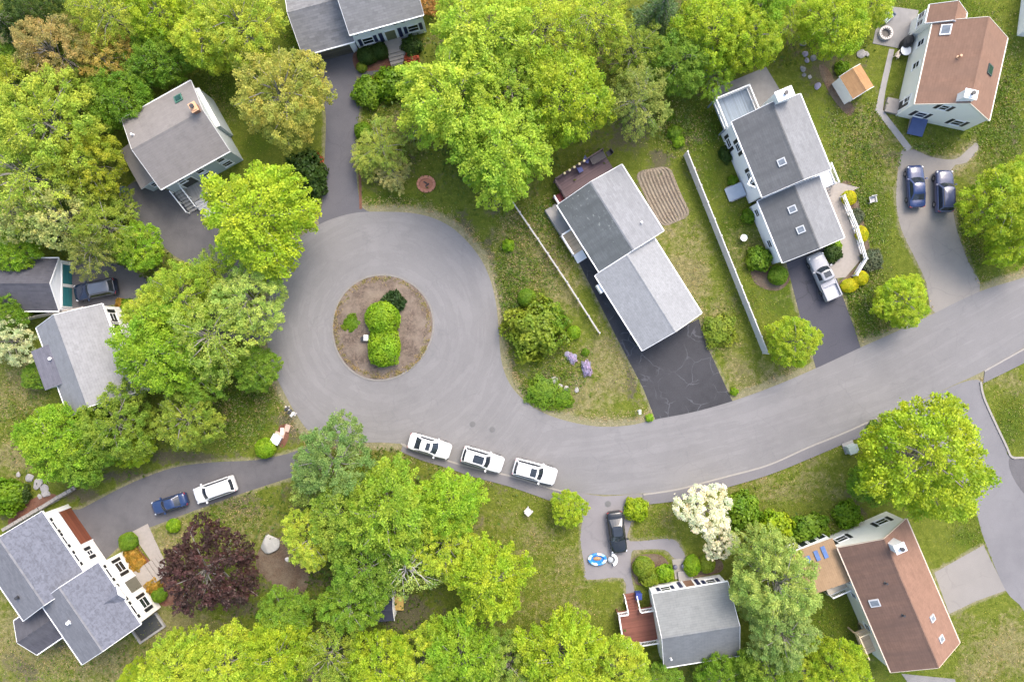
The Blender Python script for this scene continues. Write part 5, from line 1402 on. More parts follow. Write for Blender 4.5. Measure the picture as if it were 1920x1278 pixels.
DKW = mat_simple('dark_patio_wood', (.035,.028,.032), .6, 4, .2); BLF = mat_simple('blue_sling', (.07,.08,.22), .7, 4, .15)
def dtable(r):
    mb = MB(); mb.box((0,0,.72), (1.7,.85,.06)); mb.build('tabletop', DKW, r)
    for x in (-.7,.7):
        for y in (-.32,.32): mb = MB(); mb.box((x,y,.35), (.07,.07,.70)); mb.build('leg', DKW, r)
def dchair(m):
    def f(r):
        mb = MB(); mb.box((0,0,.42), (.55,.55,.06)); mb.build('seat', m, r)
        mb = MB(); mb.box((0,.28,.74), (.55,.06,.6), rx=-.15); mb.build('backrest', m, r)
        for x in (-.24,.24):
            for y in (-.22,.22): mb = MB(); mb.box((x,y,.20), (.05,.05,.40)); mb.build('leg', DKW, r)
    return f
simple('deck_table', 'dark table on the maroon deck behind the ranch house', 'table', (1121,296), .7, dtable, None, .5, 1.0)
G = 'chairs on the maroon deck'
simple('deck_chair', 'blue sling chair at the tree side of the maroon deck', 'chair', (1100,300), .5, dchair(BLF), G, 1.2, 1.0)
simple('deck_chair', 'blue sling chair nearest the steps of the maroon deck', 'chair', (1088,318), .5, dchair(BLF), G, 2.0, 1.0)
simple('deck_chair', 'black chair at the far corner of the maroon deck beyond the dark table', 'chair', (1142,287), .5, dchair(DKW), G, -1.0, 1.0)
rock(538,1049,5,'small white stone on the reddish mulch right of the copper tree',None,2,1,0,'mulch_stone',mat_simple('white_stone',(.55,.52,.5),.9,3,.2))
# ------------------------------------------------------------------ foliage
def leaf_quads(C, N, T, size, rnd, ratio=.62):
    """C centres, N normals, T tangents -> diamond leaves"""
    N = N/np.linalg.norm(N, axis=1, keepdims=True)
    T = T - N*np.sum(T*N, 1, keepdims=True); T /= (np.linalg.norm(T, axis=1, keepdims=True)+1e-9)
    B = np.cross(N, T); L = size[:, None]*.5
    v = np.stack([C - T*L, C + B*L*ratio + N*L*.12, C + T*L, C - B*L*ratio + N*L*.12], 1)
    return v, rnd
def leaf_mesh(name, V, rnd, mats):
    n = len(V); me = bpy.data.meshes.new(name)
    me.vertices.add(n*4); me.vertices.foreach_set('co', V.reshape(-1).astype(np.float32))
    me.loops.add(n*4); me.loops.foreach_set('vertex_index', np.arange(n*4, dtype=np.int32))
    me.polygons.add(n); me.polygons.foreach_set('loop_start', np.arange(0, n*4, 4, dtype=np.int32))
    me.update(calc_edges=True)
    a = me.attributes.new('rnd', 'FLOAT', 'POINT'); a.data.foreach_set('value', np.repeat(np.clip(rnd, 0, 1), 4).astype(np.float32))
    for m in mats: me.materials.append(m)
    return me

def crown_mesh(name, seed, Rr=5.0, zc=6.4, az=4.4, n=150, per=62, clen=.30, cwid=.17, cth=.07, leaf=.34, droop=.30, lob=.13, smin=-.35, inner=.28, updir=.5, gap=.17, leafvar=.5, flatn=.65, limbs=26, bark='bark'):
    rng = np.random.default_rng(seed); ph = rng.uniform(0, 6.28, 6)
    def rad(th): return 1 + lob*np.sin(3*th+ph[0]) + lob*.8*np.sin(5*th+ph[1]) + lob*.5*np.sin(8*th+ph[2])
    pos = []; ax = []; sz = []
    tries = 0
    while len(pos) < n and tries < 9000:
        tries += 1
        th = rng.uniform(0, 6.283); se = rng.uniform(smin, 1); ce = math.sqrt(max(0, 1-se*se))
        deep = rng.random() < inner
        rr = rng.uniform(.45, .78) if deep else rng.uniform(.80, .98)
        r_ = Rr*rad(th)*rr
        p = np.array([r_*ce*math.cos(th), r_*ce*math.sin(th), zc + az*rr*se*(1+.12*math.sin(2*th+ph[3]))])
        if any(np.sum((p-q)**2) < (gap*Rr)**2 for q in pos): continue
        a = np.array([math.cos(th)*ce, math.sin(th)*ce, 0.15*se]) + rng.normal(0, .28, 3)*np.array([1,1,.4])
        a[2] -= droop*.5
        pos.append(p); ax.append(a/np.linalg.norm(a)); sz.append(rng.uniform(.72, 1.3))
    Cs=[];Ns=[];Ts=[];Ss=[];Rs=[]
    for p, a, s in zip(pos, ax, sz):
        m = int(per*s)
        side = np.cross([0,0,1.0], a); side /= np.linalg.norm(side)+1e-9; up = np.cross(a, side)
        u = rng.uniform(-1, 1, m); w = rng.normal(0, .5, m)*(1-.55*np.clip(u, 0, 1)); h_ = rng.normal(0, .6, m)
        c = p + np.outer(u*clen*Rr*s*.5, a) + np.outer(w*cwid*Rr*s, side) + np.outer(h_*cth*Rr*s - droop*clen*Rr*s*.35*np.clip(u,0,1)**2 - .10*Rr*np.abs(w)*cwid, up)
        nn = up*flatn + np.array([0,0,updir]) + rng.normal(0, .45, (m,3))
        tt = a + rng.normal(0, .55, (m,3))
        Cs.append(c); Ns.append(nn); Ts.append(tt)
        Ss.append(leaf*rng.uniform(1-leafvar, 1+leafvar, m)); cl = rng.uniform(.15,.75)
        Rs.append(np.clip(cl + rng.normal(0, .2, m), 0, 1))
    V, r_ = leaf_quads(np.concatenate(Cs), np.concatenate(Ns), np.concatenate(Ts), np.concatenate(Ss), np.concatenate(Rs))
    me = leaf_mesh(name, V, r_, [MT['leaf']])
    # wood: trunk with limbs that reach the sprays
    mb = MB(); rg = random.Random(seed)
    top = zc + az*.35
    mb.tube([(0,0,0),(.05,.03,zc*.35),(-.04,.06,zc*.75),(0,0,top)], [.27,.21,.16,.05], 8)
    order = list(range(len(pos))); rg.shuffle(order)
    for k in order[:limbs]:
        p = Vector(pos[k]); zz = max(zc*.45, min(top-.3, p.z - rg.uniform(.6,1.9)))
        s0 = Vector((0,0,zz)); m = s0.lerp(p, .5) + Vector((rg.uniform(-.3,.3), rg.uniform(-.3,.3), .25))*(1 if bark == 'bark' else 3)
        mb.tube([s0, m, p, p+Vector(ax[k])*.7], [.10,.065,.03,.012], 5)
    tm = bpy.data.meshes.new(name+'_wood'); tm.from_pydata(mb.v, [], mb.f); tm.polygons.foreach_set('use_smooth', [True]*len(mb.f)); tm.materials.append(MT[bark])
    return me, tm

def conifer_mesh(name, seed, Rr=4.0, hgt=11.0, tiers=13):
    rng = np.random.default_rng(seed); Cs=[];Ns=[];Ts=[];Ss=[];Rs=[]; mb = MB()
    mb.tube([(0,0,0),(0,0,hgt*.6),(0,0,hgt)], [.26,.15,.03], 8)
    for t in range(tiers):
        f = t/(tiers-1); z = 1.0 + (hgt-1.3)*f; L = Rr*(1-f)**.85 + .25; nb = 9 if f < .7 else 6
        for k in range(nb):
            th = 6.283*(k+rng.uniform(-.25,.25))/nb + t*.7; l = L*rng.uniform(.8,1.1); m = int(22+46*l/Rr)
            a = np.array([math.cos(th), math.sin(th), -.18]); side = np.array([-math.sin(th), math.cos(th), 0])
            u = rng.uniform(.12, 1, m); w = rng.uniform(-1,1,m)*.30*l*(1.05-u)**.8
            c = np.array([0,0,z]) + np.outer(u*l, a) + np.outer(w, side) + np.outer(-.35*u*u*l*.4 + rng.normal(0,.06,m), [0,0,1])
            Cs.append(c); Ns.append(np.array([0,0,1]) + rng.normal(0,.4,(m,3))); Ts.append(a*.8 + np.outer(np.sign(w), side)*.7 + rng.normal(0,.2,(m,3)))
            Ss.append(.40*rng.uniform(.7,1.3,m)); Rs.append(np.clip(.25+.45*u+rng.normal(0,.15,m),0,1))
            mb.tube([(0,0,z), tuple(np.array([0,0,z])+a*l*.5), tuple(np.array([0,0,z])+a*l*.85+np.array([0,0,-.1*l]))], [.05,.03,.01], 4)
    V, r_ = leaf_quads(np.concatenate(Cs), np.concatenate(Ns), np.concatenate(Ts), np.concatenate(Ss), np.concatenate(Rs), .38)
    tm = bpy.data.meshes.new(name+'_wood'); tm.from_pydata(mb.v, [], mb.f); tm.materials.append(MT['bark'])
    return leaf_mesh(name, V, r_, [MT['leaf']]), tm

def bush_mesh(name, seed, n=1500, leaf=.17, bumpy=.12, flat=.85, spiky=False, box=0.0):
    """unit radius shrub sitting on the ground: leaves over a lumpy dome, twigs and inner leaves below"""
    rng = np.random.default_rng(seed); ph = rng.uniform(0, 6.28, 8)
    th = rng.uniform(0, 6.283, n); se = rng.uniform(-.55, 1, n); ce = np.sqrt(1-se*se)
    lum = 1 + bumpy*(np.sin(4*th+ph[0]+2*se) + .8*np.sin(7*th+ph[1]-4*se) + .7*np.sin(5*se*3+ph[2]) )*.6
    rr = lum*np.where(rng.random(n) < .8, rng.uniform(.93, 1.03, n), rng.uniform(.5,.93, n))
    if box: 
        q = np.maximum(np.abs(ce*np.cos(th)), np.abs(ce*np.sin(th))); rr = rr*(1+box*(1/np.maximum(q+1-ce,.72)-1))
    C = np.stack([rr*ce*np.cos(th), rr*ce*np.sin(th), flat*(.55+rr*se*.9)], 1); C[:,2] = np.maximum(C[:,2], .03)
    out = np.stack([ce*np.cos(th), ce*np.sin(th), se], 1)
    if spiky: N = rng.normal(0, 1, (n,3)); T = out + rng.normal(0,.25,(n,3))
    else: N = out + np.array([0,0,.35]) + rng.normal(0,.5,(n,3)); T = rng.normal(0,1,(n,3))
    patch_ = .5 + .28*np.sin(3*th+ph[4])*np.sin(4*se+ph[5])
    V, r_ = leaf_quads(C, N, T, leaf*rng.uniform(.7,1.35,n)*(1.7 if spiky else 1), np.clip(patch_+rng.normal(0,.22,n),0,1), .35 if spiky else .7)
    # inner dome so that no daylight passes straight through
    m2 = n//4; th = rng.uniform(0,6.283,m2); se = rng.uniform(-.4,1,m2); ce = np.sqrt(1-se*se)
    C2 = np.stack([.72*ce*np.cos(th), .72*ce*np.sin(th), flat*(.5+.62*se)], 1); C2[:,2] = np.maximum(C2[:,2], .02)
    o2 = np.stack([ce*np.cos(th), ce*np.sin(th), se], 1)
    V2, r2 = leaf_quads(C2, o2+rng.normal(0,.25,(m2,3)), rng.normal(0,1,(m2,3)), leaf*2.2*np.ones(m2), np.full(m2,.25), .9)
    return leaf_mesh(name, np.concatenate([V,V2]), np.concatenate([r_,r2]), [MT['leaf']])

CR = {
 'maple': [crown_mesh('maple_crown', 11+i, n=190, per=135, clen=.34, cwid=.11, cth=.05, leaf=.215, droop=.38, gap=.15) for i in range(3)],
 'round': [crown_mesh('round_crown', 31+i, n=215, per=118, clen=.19, cwid=.12, cth=.08, leaf=.205, droop=.15, gap=.15, lob=.08, smin=-.45) for i in range(3)],
 'airy':  [crown_mesh('airy_crown', 51+i, n=125, per=100, clen=.26, cwid=.10, cth=.07, leaf=.185, droop=.2, gap=.17, lob=.16, inner=.4) for i in range(3)],
 'fine':  [crown_mesh('fine_crown', 71+i, n=230, per=108, clen=.16, cwid=.095, cth=.065, leaf=.175, droop=.15, gap=.13, lob=.11, smin=-.4) for i in range(2)],
 'spiky': [crown_mesh('spiky_crown', 91, n=190, per=56, clen=.26, cwid=.09, cth=.06, leaf=.30, droop=.1, gap=.13, lob=.09, smin=-.3, updir=.2)],
 'bloom': [crown_mesh('bloom_crown', 97, n=150, per=60, clen=.15, cwid=.12, cth=.08, leaf=.26, droop=.1, gap=.14, lob=.12)],
 'bare': [crown_mesh('bare_crown', 61, n=85, per=34, clen=.22, cwid=.10, cth=.07, leaf=.22, droop=.2, gap=.17, lob=.16, inner=.2, limbs=36, bark='bark_pale')],
 'conifer': [conifer_mesh('conifer_crown', 3), conifer_mesh('conifer_crown', 8, 4.6, 10, 11)],
}
BU = {
 'clip': [bush_mesh('clipped_shrub', 1+i, 4600, .10, .04, .95) for i in range(2)],
 'loose': [bush_mesh('loose_shrub', 5+i, 2600, .165, .20, .85) for i in range(3)],
 'sprawl': [bush_mesh('sprawling_shrub', 15+i, 4200, .115, .30, .8) for i in range(2)],
 'spiky': [bush_mesh('spiky_shrub', 9, 1300, .22, .14, .85, True)],
 'box': [bush_mesh('box_hedge', 12, 5000, .10, .03, .95, False, .55)],
}
KOL = dict(vivid=(.255,.350,.016), lime=(.300,.385,.030), mid=(.125,.225,.012), pale=(.315,.385,.040), sage=(.250,.335,.070), olive=(.195,.260,.028), yolive=(.265,.330,.030),
           orange=(.33,.19,.055), dark=(.050,.090,.018), blue=(.165,.260,.070), purple=(.080,.042,.042), white=(.72,.73,.63), bright=(.205,.335,.018), yellow=(.50,.485,.015),
           gold=(.34,.205,.035), grn=(.145,.245,.020), grey=(.115,.135,.085), conif=(.045,.085,.030), red=(.36,.085,.05), violet=(.42,.36,.62), spruce=(.10,.165,.06), tips=(.24,.40,.03))
_rt = random.Random(21)
def tree(px, py, rpx, kind, col, label, hs=1.0, group='woodland trees', v=None, name=None):
    lst = CR[kind]; i = _rt.randrange(len(lst)) if v is None else v % len(lst)
    cm, tm = lst[i]; R0, Z0 = (4.0, 5.0) if kind == 'conifer' else (5.0, 6.8)
    r = rpx/S
    for _ in range(3):                       # crown radius and height depend on each other
        s = r/R0; sz = s*.55*hs + .42*hs*min(1, s*1.6); zc = Z0*sz; r = rpx/S*(H-zc)/H
    p = P(px, py, zc*.95); p.z = 0
    root = tag(empty(name or {'conifer':'conifer_tree','bloom':'blossom_tree'}.get(kind, 'leafy_tree'), p, _rt.uniform(0, 6.28)), label, 'tree', group)
    root.scale = (s, s*_rt.uniform(.93,1.07), sz)
    c = bpy.data.objects.new('crown', cm); c.parent = root; c.color = KOL[col] + (1,) if isinstance(col, str) else col + (1,)
    k = _rt.uniform(.93,1.08)*(1.27 if col != 'white' and col != 'purple' else 1.0); c.color = (c.color[0]*k, c.color[1]*k*(1 if col == 'purple' else .985), c.color[2]*k + (.008 if col not in ('purple','white','dark') else 0), 1)
    COL.objects.link(c)
    t = bpy.data.objects.new('trunk', tm); t.parent = root; COL.objects.link(t)
    return root
def bush(px, py, rpx, kind, col, label, group='garden shrubs', asp=1.0, rz=None, zs=1.0, name=None, cat='shrub'):
    lst = BU[kind]; me = lst[_rt.randrange(len(lst))]
    r = rpx/S; p = P(px, py, r*.6*zs)
    o = bpy.data.objects.new(name or {'clip':'clipped_shrub','box':'hedge_shrub'}.get(kind,'leafy_shrub'), me); COL.objects.link(o)
    o.location = (p.x, p.y, 0); o.scale = (r*asp, r, r*zs); o.rotation_euler = (0,0,_rt.uniform(0,6.28) if rz is None else rz)
    kk = 1.1 if KOL[col][1] < .45 else 1.0; o.color = tuple(x*kk for x in KOL[col]) + (1,)
    return tag(o, label, cat, group)

W_ = 'woodland trees'; Y_ = 'garden trees'
# --- upper left wood
tree(28,55,52,'conifer','dark','dark conifer in the very top left corner',1.0)
tree(62,18,50,'round','dark','dark green tree at the top edge beside the corner conifer',.9)
tree(8,120,40,'round','grn','green tree cut by the left edge below the corner conifer',.9)
tree(105,102,70,'fine',(.30,.25,.085),'rusty orange budding tree near the top left corner',1.0)
tree(205,30,72,'airy','yolive','olive yellow thin crowned tree at the top edge right of the orange one',1.0)
tree(200,112,55,'fine',(.33,.27,.06),'brownish olive tree just right of the rusty orange tree',.9)
tree(300,28,58,'round','vivid','yellow green tree at the top edge, third from the left corner',.95)
tree(300,110,55,'round','mid','mid green tree in the shade above the taupe roofed house',.8)
tree(455,52,78,'fine','pale','pale yellow tree at the top edge left of the slate roofed garage',1.0)
tree(395,75,62,'round','lime','lime tree between two pale trees above the taupe roofed house',.95)
tree(385,8,50,'airy','lime','lime thin tree cut by the top edge above the lawn',.95)
tree(222,185,58,'round','mid','mid green tree just above the taupe roof',.85)
tree(180,170,50,'fine','olive','olive tree in the middle of the upper left wood',.9)
tree(258,135,45,'airy','grn','green open tree between the olive wood and taupe roof',.85)
tree(95,235,100,'fine',(.28,.365,.04),'large pale yellow olive tree filling the left upper wood',1.05)
tree(28,165,65,'round','yolive','olive yellow tree touching the left edge high up',1.0)
tree(165,310,68,'fine',(.25,.29,.02),'olive tree left of the taupe house wing',.95)
tree(55,330,88,'airy',(.28,.365,.045),'broad pale olive tree on the left edge halfway up',1.05)
tree(115,400,62,'bloom',(.36,.40,.14),'tree with cream tinged tips above the teal door garage',1.0)
tree(30,400,62,'bloom',(.35,.39,.13),'cream tinged tree at the left edge above the teal door garage',1.0)
tree(28,470,42,'round','bright','bright green small tree at the left edge over the garage roof',.85)
tree(200,425,58,'airy','olive','dull olive thin tree between garage and taupe house driveways',.95)
tree(178,470,50,'airy',(.19,.22,.05),'grey olive thin tree hanging over the teal garage doors',.95)
tree(258,462,46,'round','bright','bright green dense small tree beside the grey driveway bend',.75)
tree(232,385,30,'airy','olive','small olive tree beside the taupe house driveway edge',.7)
tree(530,182,92,'fine',(.285,.295,.055),'brownish yellow thin tree left of the long driveway',.95,Y_)
tree(488,408,102,'maple','vivid','large bright green tree between taupe house and turning circle',1.05,Y_,0)
bush(572,318,34,'loose','dark','dark green shrub behind the large tree by the long driveway',zs=1.4)
bush(582,345,26,'loose','dark','dark shrub lowest along the left of the long driveway',zs=1.3)
bush(590,300,14,'loose','red','reddish shrub at the left rim of the long driveway',zs=.6)
# --- wood left of the circle
tree(345,555,70,'fine',(.26,.36,.03),'yellow green tree between garage driveway and turning circle',.95)
tree(290,585,52,'fine','pale','pale tree nearest the right wall of the left house',.95)
tree(470,562,70,'fine',(.29,.385,.085),'sage green tree overhanging the left rim of the turning circle',.95)
tree(400,520,48,'airy',(.22,.33,.03),'olive thin tree just above the sage tree',.95)
tree(302,655,85,'round','bright','dense bright green tree overlapping the left house roof',1.0)
tree(400,630,80,'airy',(.28,.37,.06),'pale thin tree between the dense tree and turning circle',1.0)
tree(478,690,45,'round','grn','small green tree at the left rim of the turning circle',.75)
tree(375,705,55,'fine','grn','green tree below the pale thin tree',.85)
tree(20,640,45,'bloom',(.38,.42,.25),'whitish flowering tree at the left edge beside the violet wing',.8)
tree(10,590,40,'round','mid','mid green tree at the left edge below the garage roof',.8)
tree(118,825,72,'round','bright','bright green dense tree left of the lower driveway',.9)
tree(160,850,60,'maple','grn','green tree next to the lower driveway bend',.85)
tree(222,790,68,'fine',(.17,.25,.025),'green fine leaved tree below the left house roof corner',.9)
tree(250,840,38,'round','vivid','yellow green small tree at the upper rim of the lower driveway',.7)
tree(355,785,62,'fine','olive','dark olive tree between lower driveway and turning circle',.85)
tree(66,705,26,'round','grn','small green tree left of the violet roofed wing',.6)
bush(55,815,26,'loose','mid','loose green shrub on the dry lawn at far left',zs=.9)
bush(8,932,32,'loose','mid','dark green shrub at the left edge above the retaining wall',zs=1)
bush(36,926,18,'loose','dark','dark shrub between the stone slabs and left edge',zs=1)
# --- lower middle wood
tree(628,862,78,'fine','blue','blue green tree over the mouth of the lower driveway',1.0)
tree(590,905,46,'airy','sage','sage thin tree left of the blue green one',.95)
tree(728,958,84,'maple',(.22,.335,.025),'large fresh green tree behind the rearmost white car',1.05,W_,1)
tree(845,945,62,'maple','bright','bright green tree at the lawn edge right of the large fresh green one',.95,W_,2)
tree(655,960,72,'round',(.20,.29,.03),'yellow green tree left of the large fresh green tree',1.0)
tree(585,1005,56,'fine','pale','pale tree at the left end of the lower middle wood',.95)
tree(694,1056,72,'round','grn','green tree in the middle of the lower wood',.95)
tree(765,1060,60,'bare','sage','half bare tree with whitish branches beside the clearing',1.0)
tree(838,1020,62,'fine','lime','lime tree above the clearing with the dark shed',.95)
tree(918,1085,74,'maple','vivid','vivid green tree right of the clearing at the lawn edge',1.0,W_,0)
tree(660,1126,60,'fine',(.16,.27,.02),'green tree left of the dark shed',.95)
tree(535,1150,50,'round','grn','dense green tree right of the copper coloured tree',.8)
tree(525,1228,66,'round','vivid','vivid tree on the bottom edge below the dense green one',.95)
tree(425,1236,62,'round','lime','lime tree on the bottom edge below the copper coloured tree',.9)
tree(335,1243,64,'maple','lime','lime tree on the bottom edge, leftmost of the big ones',.9,W_,2)
tree(262,1268,36,'round','vivid','small vivid tree at the bottom edge nearest the blue grey roof',.7)
tree(620,1225,60,'airy',(.22,.29,.03),'open yellow green tree on the bottom edge below the shed',1.0)
tree(712,1248,66,'round','vivid','vivid round tree on the bottom edge under the clearing',1.0)
tree(800,1228,58,'fine','lime','lime fine leaved tree just below the clearing',.95)
tree(862,1225,72,'maple','bright','bright green tree on the bottom edge right of the clearing',1.0,W_,1)
tree(955,1240,62,'fine',(.20,.28,.04),'dull green tree on the bottom edge left of the lawn corner',.95)
tree(1050,1225,82,'maple','vivid','large vivid tree at the bottom lawn corner beside the red deck',1.0,W_,0)
tree(1160,1258,62,'round','lime','lime tree at the bottom edge below the red deck',.9)
tree(1240,1278,40,'round','grn','green tree at the bottom edge left of the ash grey roof corner',.75)
tree(1350,1272,48,'round','mid','mid green tree under the ash grey roof at the bottom edge',.8)
tree(1440,1255,60,'round',(.15,.24,.02),'green tree at the bottom edge between the cape and long house',.85)
tree(1570,1252,58,'round','vivid','vivid tree at the bottom edge beside the long brown roof',.8)
tree(1500,1262,46,'fine','lime','lime tree at the bottom edge left of the vivid one',.8)
tree(1452,1085,80,'fine',(.27,.36,.085),'tall sage green tree between the cape and tan sunroom',1.05)
tree(1425,1030,52,'airy',(.27,.36,.085),'sage thin tree below the white blossom tree',1.0)
tree(1460,1180,66,'fine',(.20,.28,.08),'blue green tree right of the ash grey roof',1.0)
tree(1400,1120,36,'airy',(.27,.36,.085),'small sage tree brushing the ash grey roof',.95)
tree(392,1062,84,'spiky','purple','copper purple tree in front of the cream colonial',.85,Y_,name='copper_tree')
tree(1320,955,52,'bloom','white','white blossom tree, larger part beside the sidewalk',.7,Y_)
tree(1350,1015,32,'bloom','white','smaller white blossom tree below the larger one',.7,Y_)
tree(1066,953,34,'round','vivid','small bright tree at the mouth of the pale driveway',.65,Y_)
# --- right side
tree(1732,862,118,'round','vivid','big yellow green tree at the corner of the side street',1.05,Y_,1)
tree(1632,905,42,'round','grn','dark green tree tucked left of the big corner tree',.7,Y_)
tree(1880,385,72,'round','vivid','yellow green tree cut by the right edge beside the tan driveway',.9,Y_)
tree(1902,455,50,'maple','vivid','lower yellow green tree at the right edge by the road',.75,Y_,1)
tree(1925,330,40,'round','lime','small lime tree on the right edge above the yellow green one',.7,Y_)
tree(1690,565,50,'round','vivid','small bright tree at the road beside the tan driveway',.65,Y_)
tree(1486,640,48,'round','vivid','round bright tree at the road beside the sealed driveway',.7,Y_)
# --- upper middle wood
tree(850,190,100,'maple',(.29,.395,.035),'large lime tree right of the long driveway',1.1,W_,1)
tree(905,75,95,'maple',(.28,.385,.035),'large lime tree at the top edge right of the slate roof',1.1,W_,0)
tree(1060,185,85,'round','vivid','vivid green dense tree above the maroon deck',1.05)
tree(1010,55,78,'airy','lime','lime open tree at the top edge above the vivid dense one',1.05)
tree(935,285,92,'maple',(.25,.37,.030),'lime tree drooping over the lawn left of the ranch house',1.05,W_,2)
tree(1110,40,72,'airy','lime','lime thin tree at the top edge, right of the open one',1.05)
tree(960,170,72,'fine',(.22,.32,.03),'fresh green tree in the middle of the upper wood',1.05)
tree(803,5,22,'round','orange','small reddish brown tree beside the slate roof end',.7)
tree(1195,190,66,'airy',(.20,.25,.05),'grey olive thin tree behind the ranch house bare patch',1.0)
tree(1235,30,62,'conifer','spruce','blue green spruce at the top edge of the upper wood',1.0)
tree(1190,95,58,'airy','olive','olive thin tree below the spruce',1.0)
tree(1335,55,70,'round','vivid','vivid tree at the top edge right of the spruce',1.0)
tree(1270,115,60,'round','grn','green tree below the spruce near the white house deck',.95)
tree(1405,75,58,'round','vivid','vivid tree above the grey patio of the white house',.9)
tree(1340,140,42,'airy','bright','bright thin tree overhanging the grey patio',.85)
tree(1425,15,52,'maple','bright','bright tree at the top edge above the white house',.95,W_,1)
tree(1480,45,42,'airy','lime','lime thin tree at the top edge over the stone heap',.9)
tree(1562,40,66,'round','vivid','vivid tree at the top edge left of the patio bench',.85)
tree(1632,15,40,'round','lime','lime tree at the top edge touching the patio',.8)
# --- shrubs
bush(1003,620,50,'sprawl','olive','wide olive shrub at the right rim of the turning circle','garden shrubs',1.0,zs=.9)
bush(1030,600,30,'sprawl','grn','green shrub merging into the wide olive one','garden shrubs',zs=.9)
bush(988,558,17,'clip','grn','round clipped shrub above the wide olive shrub','clipped shrubs')
bush(1076,623,13,'clip','bright','small round clipped shrub at the lower end of the rail fence','clipped shrubs')
bush(953,460,11,'loose','bright','little bright shrub on the weedy verge of the circle',zs=1)
bush(717,597,32,'clip','bright','upper clipped bush of the pair on the traffic island','island bushes',1.0,0.1)
bush(720,651,29,'box','bright','lower long clipped bush of the pair on the traffic island','island bushes',1.2,1.57)
bush(737,567,20,'spiky','conif','dark pine shrub at the top of the traffic island',None,zs=.9)
bush(662,597,10,'spiky','mid','thin green plant at the upper left of the traffic island',None,zs=.7)
bush(648,612,8,'loose','olive','small olive plant at the left rim of the traffic island',None,zs=.6)
bush(660,606,15,'loose','mid','low spreading green plant on the left of the traffic island',None,zs=.5)
bush(660,616,7,'loose','tips','little bright green plant low on the traffic island',None,zs=.8)
bush(497,840,19,'clip','bright','round clipped shrub where the lower driveway meets the circle','clipped shrubs')
bush(325,985,13,'clip','bright','round clipped shrub on the dry lawn above the copper tree','clipped shrubs')
bush(240,1015,17,'clip','grn','round green shrub at the top of the red mulch bed','clipped shrubs')
G = 'shrubs before the cream colonial'
bush(247,1040,14,'loose','gold','golden shrub below the round green one',G,zs=.8); bush(257,1058,15,'loose','gold','orange shrub left of the front steps',G,zs=.8)
bush(285,1097,15,'loose','gold','orange shrub right of the front steps',G,zs=.8); bush(298,1115,14,'clip','grn','round green shrub at the house corner by the copper tree',G)
G = 'yellow shrubs along the front walk'
bush(1592,371,14,'clip','yellow','yellow shrub at the top end of the white picket railing',G,zs=.8); bush(1616,439,12,'clip','yellow','yellow shrub halfway along the white picket railing',G,1.3,1.7,zs=.8)
bush(1614,521,14,'clip','yellow','yellow shrub at the bottom bend of the picket railing',G,zs=.8); bush(1593,535,13,'clip','yellow','yellow green shrub nearest the pickup truck',G,1.3,.2,zs=.7)
bush(1635,487,19,'spiky','grey','grey green juniper below the middle yellow shrub',None,zs=.5); bush(1607,405,13,'spiky','grey','grey green juniper between two yellow shrubs',None,zs=.5)
bush(1562,475,16,'loose','dark','dark shrub between the grey roof corner and front walk',None,zs=.8); bush(1568,460,10,'loose','bright','small bright shrub beside the dark one at the roof corner',None,zs=.8)
bush(1424,485,22,'loose','grn','loose green shrub on mulch, left of the pair by the white house',None,zs=1.0); bush(1459,516,18,'clip','grn','clipped green shrub beside the sealed driveway','clipped shrubs')
bush(1374,338,9,'loose','mid','small shrub beside the blue grey hatch',None,zs=1); bush(1360,290,16,'loose','dark','dark shrub under the white house wall',None,asp=.6,rz=.4,zs=.8); bush(1404,405,13,'loose','mid','low green shrub against the lower white wall',None,zs=.8)
G = 'shrubs before the small cape'
bush(1193,955,21,'loose','vivid','yellow green shrub at the driveway mouth above the black sedan',G,zs=.9)
bush(1207,1063,20,'clip','olive','round olive shrub left before the small cape',G); bush(1217,1083,17,'loose','olive','olive shrub with dark gaps beside the cape corner',G,zs=.9)
bush(1247,1075,16,'loose','bright','bright shrub left of the pale walk',G,zs=.9); bush(1298,1060,16,'clip','bright','bright clipped shrub right of the pale walk',G,1.25,1.5)
bush(1326,1056,15,'clip','olive','yellow olive upright shrub under the white blossom tree',G,1.2,1.4)
bush(1392,958,32,'loose','grn','green shrub right of the white blossom tree',None,zs=1.1); bush(1455,990,30,'loose','vivid','yellow green shrub above the tall sage tree',None,zs=1.0)
bush(1520,993,28,'loose','grn','wide green shrub above the sunroom windows',None,1.2,.2,zs=.8); bush(1590,965,24,'loose','mid','green shrub before the white gable of the long house',None,zs=.9)
bush(1540,1030,16,'loose','sage','sage shrub beside the sunroom edge',None,zs=.6)
G = 'shrubs before the slate roofed house'
bush(688,104,16,'box','dark','dark square hedge left under the slate house windows',G,1.1,.3,zs=1.1); bush(712,96,15,'box','dark','dark hedge just left of the stone steps',G,1.0,.3,zs=1.1)
bush(772,86,18,'loose','dark','dark shrub right of the stone steps',G,zs=1.1); bush(678,126,10,'clip','olive','small olive shrub at the driveway corner of the front bed',G)
bush(771,112,14,'loose','red','red leaved shrub below the stone steps',G,zs=.8)
bush(706,156,11,'sprawl','red','low reddish shrub between two green shrubs right of the long driveway',None,zs=.9)
bush(690,172,27,'loose',"grn",'round green shrub beside the long driveway top',None,zs=.9); bush(735,155,30,'loose','mid','green shrub above the red mulch right of the driveway',None,zs=.9); bush(762,148,22,'loose','mid','dark green shrub under the large lime tree edge',None,zs=.9)
bush(680,245,15,'box','mid','squared green shrub at the right rim of the long driveway',None)
tree(715,275,50,'airy',(.26,.33,.05),'thin pale olive tree right of the long driveway',.55,Y_)
tree(690,300,34,'airy',(.27,.32,.055),'small thin olive tree close to the driveway rim',.5,Y_)
tree(735,325,34,'airy',(.30,.30,.11),'nearly bare pale small tree above the lawn strip',.5,Y_)
